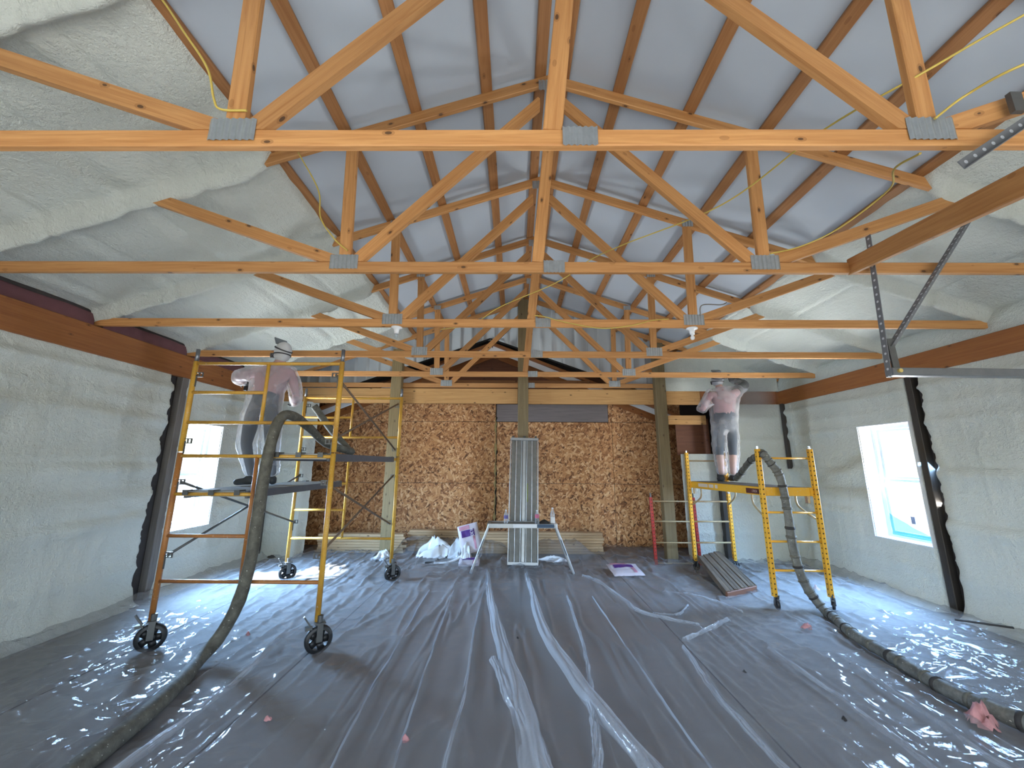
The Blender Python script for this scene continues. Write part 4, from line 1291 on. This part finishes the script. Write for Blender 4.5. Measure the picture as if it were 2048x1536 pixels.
def hand_geo(wrist, direction, normal, curl=.55, side=1):
    d = Vector(direction).normalized(); nn = Vector(normal); nn = (nn-d*nn.dot(d)).normalized(); s = d.cross(nn)*side
    W = Vector(wrist); out = [], []
    def app(vf):
        b = len(out[0]); out[0].extend(vf[0]); out[1].extend(tuple(i+b for i in f) for f in vf[1])
    app(skinned([tuple(W-d*.02), tuple(W+d*.03), tuple(W+d*.065), tuple(W+d*.088)], [(0, 1), (1, 2), (2, 3)], [(.024, .024), (.036, .018), (.040, .017), (.036, .014)], 1))
    for k, L in enumerate((.072, .080, .074, .058)):
        p = W+d*.078+s*(.028-.0185*k); pts = [p-d*.015, p]; a = 0
        for q in (.45, .32, .23):
            a += curl
            p = p+(d*math.cos(a)+nn*math.sin(a))*L*q; pts.append(p)
        app(skinned([tuple(x) for x in pts], [(i, i+1) for i in range(4)], [.0095, .0092, .0085, .008, .0065], 1))
    p = W+d*.02+s*.024; pts = [p, p+s*.022+d*.018, p+s*.034+d*.044+nn*.012, p+s*.028+d*.066+nn*.024]
    app(skinned([tuple(x) for x in pts], [(0, 1), (1, 2), (2, 3)], [.012, .0115, .0095, .007], 1))
    return out


def person(label, J, fwd_head, up_head, shorts, hood, loc, hands, pad=.036):
    root = thing('person', label, 'person', loc)
    names = ['pelvis', 'waist', 'chest', 'neck', 'hipL', 'kneeL', 'ankL', 'hipR', 'kneeR', 'ankR', 'shL', 'elL', 'haL', 'shR', 'elR', 'haR']
    ix = {n: i for i, n in enumerate(names)}
    P = {n: Vector(J[n]) for n in names}
    verts = [P[n] for n in names]; edges = []
    rad = dict(pelvis=.128, waist=.122, chest=.142, neck=.056, hipL=.092, hipR=.092, kneeL=.062, kneeR=.062, ankL=.043, ankR=.043, shL=.066, shR=.066, elL=.046, elR=.046, haL=.031, haR=.031)
    R = [rad[n] for n in names]
    def E(a, b): edges.append((ix[a], ix[b]))
    def mid(a, b, r, t=.5):
        verts.append(P[a].lerp(P[b], t)); R.append(r); edges.append((ix[a], len(verts)-1)); edges.append((len(verts)-1, ix[b]))
    for a, b in (('pelvis', 'waist'), ('waist', 'chest'), ('chest', 'neck'), ('pelvis', 'hipL'), ('pelvis', 'hipR'), ('chest', 'shL'), ('chest', 'shR')): E(a, b)
    for s in 'LR':
        mid('hip'+s, 'knee'+s, .082); mid('knee'+s, 'ank'+s, .057, .38); mid('sh'+s, 'el'+s, .055); mid('el'+s, 'ha'+s, .041)
    verts.append(Vector(J['head'])-Vector(up_head)*.05); R.append(.062); edges.append((ix['neck'], len(verts)-1))
    vl = [tuple(v) for v in verts]
    V, Fc = skinned(vl, edges, R, 3, 0)
    V = list(V); Fc = list(Fc)
    nb = len(Fc)
    # colour zones of the clothes under the suit
    waistz = P['waist'].z-.02; kz = (P['kneeL'].z+P['kneeR'].z)/2-.04
    mi = []
    legs_x = None
    for f in Fc:
        c = sum((Vector(V[i]) for i in f), Vector())/len(f)
        arm = min((c-P['haL']).length, (c-P['haR']).length) < .10
        armz = min((c-q).length for q in (P['elL'], P['elR'], P['haL'], P['haR'])) < .16
        if c.z > P['neck'].z+.02 and not armz: mi.append(0)
        elif arm: mi.append(0)
        elif c.z > waistz or armz: mi.append(1)
        elif shorts and c.z < kz: mi.append(0 if c.z < kz else 2)
        else: mi.append(2)
    hv, hf = head_geo(J['head'], fwd_head, up_head)
    b = len(V); V += [tuple(v) for v in hv]; Fc += [tuple(i+b for i in f) for f in hf]; mi += [0]*len(hf)
    for (w, d, nn, sd2) in hands:
        hv, hf = hand_geo(w, d, nn, .55, sd2)
        b = len(V); V += [tuple(v) for v in hv]; Fc += [tuple(i+b for i in f) for f in hf]; mi += [3]*len(hf)
    off = wloc(root)
    me = bpy.data.meshes.new('body'); me.from_pydata([Vector(v)-off for v in V], [], Fc)
    for m in ('skin', 'shirt', 'jeans', 'glove'): me.materials.append(MT[m])
    me.polygons.foreach_set('material_index', mi); me.polygons.foreach_set('use_smooth', [True]*len(Fc)); me.update()
    bo = bpy.data.objects.new('body', me); COL.objects.link(bo); bo.parent = root
    # baggy see-through suit over the same joints
    R2 = [r+pad+(.012 if i < 3 else 0) for i, r in enumerate(R[:-1])]
    R2[ix['neck']] = .068; R2[ix['haL']] = R2[ix['haR']] = .044; R2[ix['ankL']] = R2[ix['ankR']] = .080
    R2[ix['kneeL']] = R2[ix['kneeR']] = .108
    V2, F2 = skinned(vl[:-1], edges[:-1], R2, 3, 0)
    A = np.array(V2)
    me = bpy.data.meshes.new('coverall'); me.from_pydata([tuple(v) for v in A-np.array(off)], [], F2)
    nr = np.zeros(len(A)*3); me.vertices.foreach_get('normal', nr) if False else None
    me.update()
    N = np.array([tuple(v.normal) for v in me.vertices])
    fold = (fbm(A[:, 0]*11+A[:, 1]*7, A[:, 2]*9, 3, 5)-.5)*.026+(1-np.abs(2*fbm(A[:, 0]*9-A[:, 1]*9, A[:, 2]*15, 2, 9)-1)-.5)*.018
    A2 = A+N*fold[:, None]-np.array(off)
    me.vertices.foreach_set('co', A2.ravel())
    me.materials.append(MT['suit']); me.polygons.foreach_set('use_smooth', [True]*len(F2)); me.update()
    co = bpy.data.objects.new('coverall', me); COL.objects.link(co); co.parent = root
    # shoes
    for s in 'LR':
        an, toe = P['ank'+s], Vector(J['toe'+s]); d = (toe-an); d.z = 0; d.normalize()
        zb = J['sole']
        heel = Vector((an.x, an.y, zb+.042))-d*.055
        V3, F3 = skinned([tuple(heel), tuple(heel+d*.07+Vector((0, 0, .012))), tuple(heel+d*.17), tuple(heel+d*.245-Vector((0, 0, .008))), tuple(heel+d*.055+Vector((0, 0, .075)))], [(0, 1), (1, 2), (2, 3), (1, 4)], [.040, .045, .043, .033, .048], 2, 1)
        V3 = [(x, y, max(z, zb+.001)) for x, y, z in V3]
        mm = MB(); mm.add(V3, F3); mm.build('shoe', MT['shoe'], root, True)
    # hood, straps, respirator, visor
    h = Vector(J['head']); f = Vector(fwd_head).normalized(); u = Vector(up_head).normalized(); sdv_ = u.cross(f).normalized(); u = f.cross(sdv_)
    M3 = Matrix((f, sdv_, u)).transposed()
    vs, fs = [], []; n, m = 26, 16
    for i in range(m+1):
        th = math.pi*.86*i/m
        for k in range(n):
            ph = 2*math.pi*k/n
            v = Vector((.112*math.sin(th)*math.cos(ph), .092*math.sin(th)*math.sin(ph), .128*math.cos(th)))
            v *= 1+.03*(float(vnoise(ph*2, th*4, 4))-.5)
            if i > m*.75: v.x *= 1.0; v.y *= 1.12
            vs.append(h+M3 @ v)
    for i in range(m):
        for k in range(n):
            ph = 2*math.pi*(k+.5)/n; th = math.pi*.86*(i+.5)/m
            if math.cos(ph) > .62 and .36*math.pi < th < .80*math.pi: continue      # opening for the face
            fs.append((i*n+k, (i+1)*n+k, (i+1)*n+(k+1) % n, i*n+(k+1) % n))
    mm = MB(); mm.add(vs, fs); mm.build('hood', MT[hood], root, True)
    for zc, tl in ((.030, .25), (-.042, -.15)):
        pts = [h+M3 @ Vector((.118*math.cos(a)*math.sqrt(max(.1, 1-(zc/.13)**2)), .098*math.sin(a)*math.sqrt(max(.1, 1-(zc/.13)**2)), zc+tl*.11*math.cos(a))) for a in np.linspace(0, 2*math.pi, 33)]
        mm = MB()
        for a, b in zip(pts[:-1], pts[1:]): mm.bar(a, b, .006, .016, tuple(u))
        mm.build('strap', MT['strap'], root)
    mm = MB(); mm.ball(h+M3 @ Vector((.105, 0, -.052)), (.045, .044, .042), 14, 8)
    for sg in (-1, 1): mm.tube([h+M3 @ Vector((.110, sg*.035, -.058)), h+M3 @ Vector((.120, sg*.075, -.068))], .030, 12)
    mm.build('respirator', MT['strap'], root, True)
    return root, M3, h


JL = dict(pelvis=(-3.02, 4.6, 2.26), hipL=(-3.115, 4.58, 2.187), hipR=(-2.925, 4.62, 2.188), kneeL=(-3.096, 4.50, 1.81), ankL=(-3.045, 4.60, 1.445), toeL=(-3.329, 4.55, 1.346), kneeR=(-2.845, 4.55, 1.814), ankR=(-2.853, 4.68, 1.447), toeR=(-2.98, 4.94, 1.362), waist=(-3.0, 4.6, 2.43), chest=(-2.954, 4.61, 2.60), neck=(-2.885, 4.60, 2.785), head=(-2.86, 4.585, 2.935), shL=(-3.11, 4.56, 2.675), elL=(-3.363, 4.55, 2.623), haL=(-3.43, 4.78, 2.585), shR=(-2.775, 4.68, 2.672), elR=(-2.73, 4.76, 2.42), haR=(-2.86, 4.96, 2.335), sole=1.342)
hands = [((-3.435, 4.80, 2.58), (-.25, .9, -.1), (0, 0, -1), 1), ((-2.875, 4.975, 2.33), (-.55, .8, 0), (0, 0, 1), -1)]
pl, M3, h = person('worker in translucent white suit over pink shirt and dark jeans, standing on the tall scaffold', JL, (-.80, .52, .16), (.12, .02, 1), False, 'hoodw', (-2.95, 4.6, 1.342), hands)
mm = MB()
mm.bar(h+M3 @ Vector((.07, 0, .085)), h+M3 @ Vector((.155, 0, .165)), .15, .012, tuple(M3 @ Vector((-.6, 0, .8))))
mm.build('flipped_visor', MT['galvd'], pl)
sg = thing('spray_gun', 'dark spray gun in the raised hand of the scaffold worker', 'spray gun', (-3.46, 4.90, 2.58))
mm = MB(); mm.bar((-3.47, 4.86, 2.60), (-3.52, 5.06, 2.615), .035, .05); mm.build('gun_body', MT['strap'], sg)
mm = MB(); mm.bar((-3.458, 4.875, 2.585), (-3.45, 4.86, 2.50), .03, .035, (0, 1, 0)); mm.build('grip', MT['rubber'], sg)
mm = MB(); mm.tube([(-3.52, 5.06, 2.615), (-3.54, 5.13, 2.62)], .011, 8); mm.build('nozzle', MT['chrome'], sg)

JR = dict(pelvis=(3.45, 6.42, 2.27), hipL=(3.345, 6.42, 2.19), hipR=(3.545, 6.42, 2.19), kneeL=(3.307, 6.40, 1.806), ankL=(3.292, 6.37, 1.445), toeL=(3.33, 6.60, 1.36), kneeR=(3.52, 6.40, 1.807), ankR=(3.47, 6.37, 1.445), toeR=(3.52, 6.62, 1.36), waist=(3.464, 6.43, 2.47), chest=(3.487, 6.45, 2.67), neck=(3.449, 6.47, 2.88), head=(3.442, 6.49, 3.035), shL=(3.275, 6.45, 2.765), elL=(3.10, 6.42, 2.50), haL=(3.20, 6.68, 2.56), shR=(3.715, 6.46, 2.80), elR=(3.93, 6.56, 2.93), haR=(3.86, 6.80, 3.10), sole=1.348)
hands = [((3.21, 6.70, 2.565), (.4, .9, .1), (0, 0, 1), -1), ((3.855, 6.82, 3.115), (-.2, .7, .6), (-.5, .3, -.8), 1)]
pr, M3, h = person('grey hooded sprayer in translucent white suit over pink shirt and dark shorts, on baker scaffold', JR, (.18, .92, .22), (0, -.1, 1), True, 'hoodg', (3.45, 6.42, 1.348), hands)
mm = MB(); pts = catmull([(3.73, 6.48, 2.83), (3.93, 6.57, 2.955), (3.86, 6.80, 3.11)], 8)
mm.tube(pts, [.082]*6+[.074]*5+[.062]*(len(pts)-11), 12); mm.build('dark_sleeve', MT['sleeve'], pr, True)
mm = MB()
mm.bar(h+M3 @ Vector((.02, 0, .128)), h+M3 @ Vector((.13, 0, .150)), .13, .02, tuple(M3 @ Vector((0, 0, 1)))); mm.build('flipped_visor', MT['galvd'], pr)
sg = thing('spray_gun', 'dark spray gun lifted overhead by the grey hooded sprayer', 'spray gun', (3.84, 6.87, 3.17))
mm = MB(); mm.bar((3.85, 6.84, 3.17), (3.80, 7.0, 3.23), .035, .05); mm.build('gun_body', MT['strap'], sg)
mm = MB(); mm.bar((3.847, 6.865, 3.165), (3.86, 6.85, 3.09), .03, .035, (0, 1, 0)); mm.build('grip', MT['rubber'], sg)

# fine spray drifting off the gun
mist = MB().ball((4.06, 6.62, 2.72), (.42, .34, .46), 20, 14).build('spray_mist', None)
mist.data.materials.clear()
t = NT('mist')
tc = t.n('ShaderNodeTexCoord').outputs['Object']
cv = t.n('ShaderNodeVectorMath', {0: tc, 1: (4.06, 6.62, 2.72)}, operation='SUBTRACT').outputs[0]
cv = t.n('ShaderNodeMapping', {'Vector': cv, 'Scale': (1/.42, 1/.34, 1/.46)}).outputs[0]
ln = t.n('ShaderNodeVectorMath', {0: cv}, operation='LENGTH').outputs['Value']
fo = t.n('ShaderNodeMapRange', {'Value': ln, 'From Min': 1.0, 'From Max': .25, 'To Min': 0., 'To Max': 2.6}).outputs[0]
vs_ = t.n('ShaderNodeVolumeScatter', {'Color': (.95, .97, 1, 1), 'Density': fo})
t.t.links.new(vs_.outputs[0], t.out.inputs['Volume'])
mist.data.materials.append(t.m)
props(mist, 'faint white spray mist beside the shoulder of the hooded sprayer', 'mist', None, 'stuff')

# ------------------------------------------------------------------ lumber stacks along the back wall
ORD = ['topmost', 'second', 'third', 'fourth', 'fifth', 'sixth', 'seventh', 'eighth']
def stack(x0, x1, y, n, where, zt, flare=0.):
    for k in range(n):
        z = zt-.0225-.047*k
        e = random.uniform(-.05, .05)
        o = beam('lumber_board', (x0+random.uniform(-.04, .04), y, z), (x1+e, y+random.uniform(-.01, .01), z), .15, .044, MT['lumber'])
        props(o, f'{ORD[k]} pale board {"of" if k == 0 else "down in"} the lumber stack {where}', 'board', 'lumber boards stacked along the back wall')


stack(-.95, 1.62, 7.62, 8, 'behind the bench and upright plank', .376)
stack(-3.62, -2.02, 7.60, 7, 'near the shorter scaffold leg', .330)
stack(-2.0, -1.0, 7.78, 8, 'behind the white trash', .376)

# ------------------------------------------------------------------ trash and scraps
def crumple(name, label, cat, c, size, mat, seed, h=.10, rotz=0., n=34, tilt=None, group=None, flat=False):
    X, Y = np.meshgrid(np.linspace(-.5, .5, n), np.linspace(-.5, .5, n))
    r = np.sqrt(X**2+Y**2)*2
    lump = np.clip(1-r**1.25, 0, 1)**.8
    rg = 1-np.abs(2*fbm(X*3.2+.8*fbm(X*2, Y*2, 2, seed+5), Y*2.6, 3, seed, .45)-1)
    Z = lump*h*(.12+1.35*rg**2.2)
    dx = .34*(fbm(X*3, Y*3, 3, seed+1)-.5); dy = .34*(fbm(X*3, Y*3, 3, seed+2)-.5)
    px, py = (X+dx)*size[0], (Y+dy)*size[1]
    cr, sr = math.cos(rotz), math.sin(rotz)
    P = np.stack([c[0]+px*cr-py*sr, c[1]+px*sr+py*cr, c[2]+Z], -1)
    keep = None
    CX, CY = X[:-1, :-1]+.5/n, Y[:-1, :-1]+.5/n
    keep = (np.sqrt(CX**2+CY**2)*2 < .98+.35*(fbm(CX*5, CY*5, 2, seed+4)-.5))
    o = grid(name, P, MT[mat], None, keep)
    return props(o, label, cat, group)


crumple('plastic_scrap', 'crumpled white plastic heaped before the lumber', 'trash', (-1.35, 7.15, .03), (.72, .35), 'white', 3, .26, .1)
crumple('plastic_scrap', 'clear crumpled plastic between white trash and printed bag', 'trash', (-.98, 7.12, .03), (.38, .34), 'clear', 6, .24)
crumple('plastic_scrap', 'white plastic bunched around the foot of the scaffold-side post', 'trash', (-2.22, 6.98, .02), (.42, .30), 'white', 8, .12)
crumple('plastic_scrap', 'white glossy plastic puddled behind the bench leg', 'trash', (.64, 6.95, .03), (.52, .26), 'white', 11, .06, -.2)
crumple('plastic_scrap', 'small white scrap beside the printed bag foot', 'trash', (-.80, 6.86, .03), (.20, .26), 'white', 14, .24, .4)
pts = catmull([(-1.30, 6.72, .035), (-1.12, 6.72, .035), (-.98, 6.78, .06), (-.86, 6.86, .12), (-.78, 6.95, .17)], 8)
st = thing('plastic_strip', 'white curved plastic strip with dark tip on the sheeting', 'trash', pts[0])
mm = MB()
for a, b in zip(pts[:-1], pts[1:]): mm.bar(a, b, .055, .02)
mm.build('strip', MT['white'], st)
mm = MB(); mm.bar((-1.44, 6.71, .035), (-1.30, 6.72, .035), .05, .028); mm.build('dark_tip', MT['dark'], st)


def bag(name, label, O, ex, ey, w, hgt, thick, seed, letter=None):
    t = thing(name, label, 'bag', O)
    ex, ey = Vector(ex).normalized(), Vector(ey); ey = (ey-ex*ey.dot(ex)).normalized(); ez = ex.cross(ey)
    O = Vector(O); n = 22
    def pt(a, b, side, lift=0.):
        bul = (max(0, 1-(2*a-1)**4)*max(0, 1-(2*b-1)**4))**.5
        nz = (float(fbm(a*4, b*4, 3, seed))-.5)*.5
        return O+ex*(a-.5)*w*(1-.06*float(vnoise(b*5, 1, seed)))+ey*b*hgt+ez*(side*thick*bul*(.6+nz)+lift+.02*(float(fbm(a*2.2, b*2.2, 2, seed+3))-.5))
    G = lambda side, a0, a1, b0, b1, lift=0.: np.array([[tuple(pt(a, b, side, lift)) for a in np.linspace(a0, a1, n)] for b in np.linspace(b0, b1, n)])
    grid('bag_film', G(1, 0, 1, 0, 1), MT['bagwhite'], t); grid('bag_film', G(-1, 0, 1, 0, 1), MT['bagwhite'], t, flip=True)
    grid('print_band', G(1, .16, .80, .56, .80, .004), MT['purple'], t)
    grid('print_band', G(1, .08, .60, .82, .96, .004), MT['bagpink'], t)
    grid('print_band', G(1, .68, .78, .10, .54, .004), MT['bagpink'], t)
    if letter:
        p = pt(.66, .68, 1, .010)
        R = Matrix((-ey*-1, ex*-1, ez)).transposed() if False else Matrix((ey*-1, ex, ez)).transposed()
        o = text('lettering', letter, .075, MT['purlettering'], t, p, R.to_euler())
    return t


bag('insulation_bag', 'printed white and purple insulation bag propped beside the bench', (-.70, 6.86, .16), (.93, .02, .24), (-.22, .28, 1), .36, .46, .05, 5, 'R30')
bag('insulation_bag', 'flattened printed bag lying under the propped bag', (-.72, 6.55, .03), (1, .05, .02), (.05, 1, .22), .34, .30, .03, 8)
bag('insulation_bag', 'empty purple and white bag lying alone on open sheeting', (1.66, 6.02, .04), (1, .10, .0), (-.1, 1, .20), .48, .38, .05, 12)

scr = [((2.898, 4.284), .11, 'pink', 'pink insulation tuft on sheeting before the hose bend'), ((2.97, 2.86), .22, 'pink', 'large pink insulation tuft against the taped hose'),
       ((3.95, 5.55), .10, 'pink', 'pink insulation scrap behind the baker scaffold wheel'), ((-2.491, 4.017), .055, 'pink', 'tiny pink crumb between the front scaffold wheels'),
       ((-1.543, 2.804), .05, 'pink', 'pale crumb on the dark sheeting joint near grey hose'), ((-.631, 2.629), .055, 'pink', 'small pink pebble of foam close before the viewer'),
       ((2.099, 2.863), .04, 'dark', 'small dark chip among glossy wrinkles beside the seam'), ((.031, 3.999), .035, 'dark', 'small black chip on the gathered folds'),
       ((1.80, 3.44), .03, 'dark', 'tiny dark chip on sheeting below bright glint')]
for i, ((x, y), s, mt, lb) in enumerate(scr):
    crumple('scrap', lb, 'scrap', (x, y, .022), (s, s*.7), mt, 30+i, s*.45, i*.7, 12)
sk = beam('stick', (4.42, 4.33, .10), (4.70, 4.08, .12), .04, .012, MT['dark'])
props(sk, 'flat dark stick lying at the base of the window wall', 'stick')
crumple('scrap', 'black fluff at the foam corner behind the scaffold', 'scrap', (-4.05, 6.9, .05), (.16, .10), 'dark', 52, .04, 0, 12)
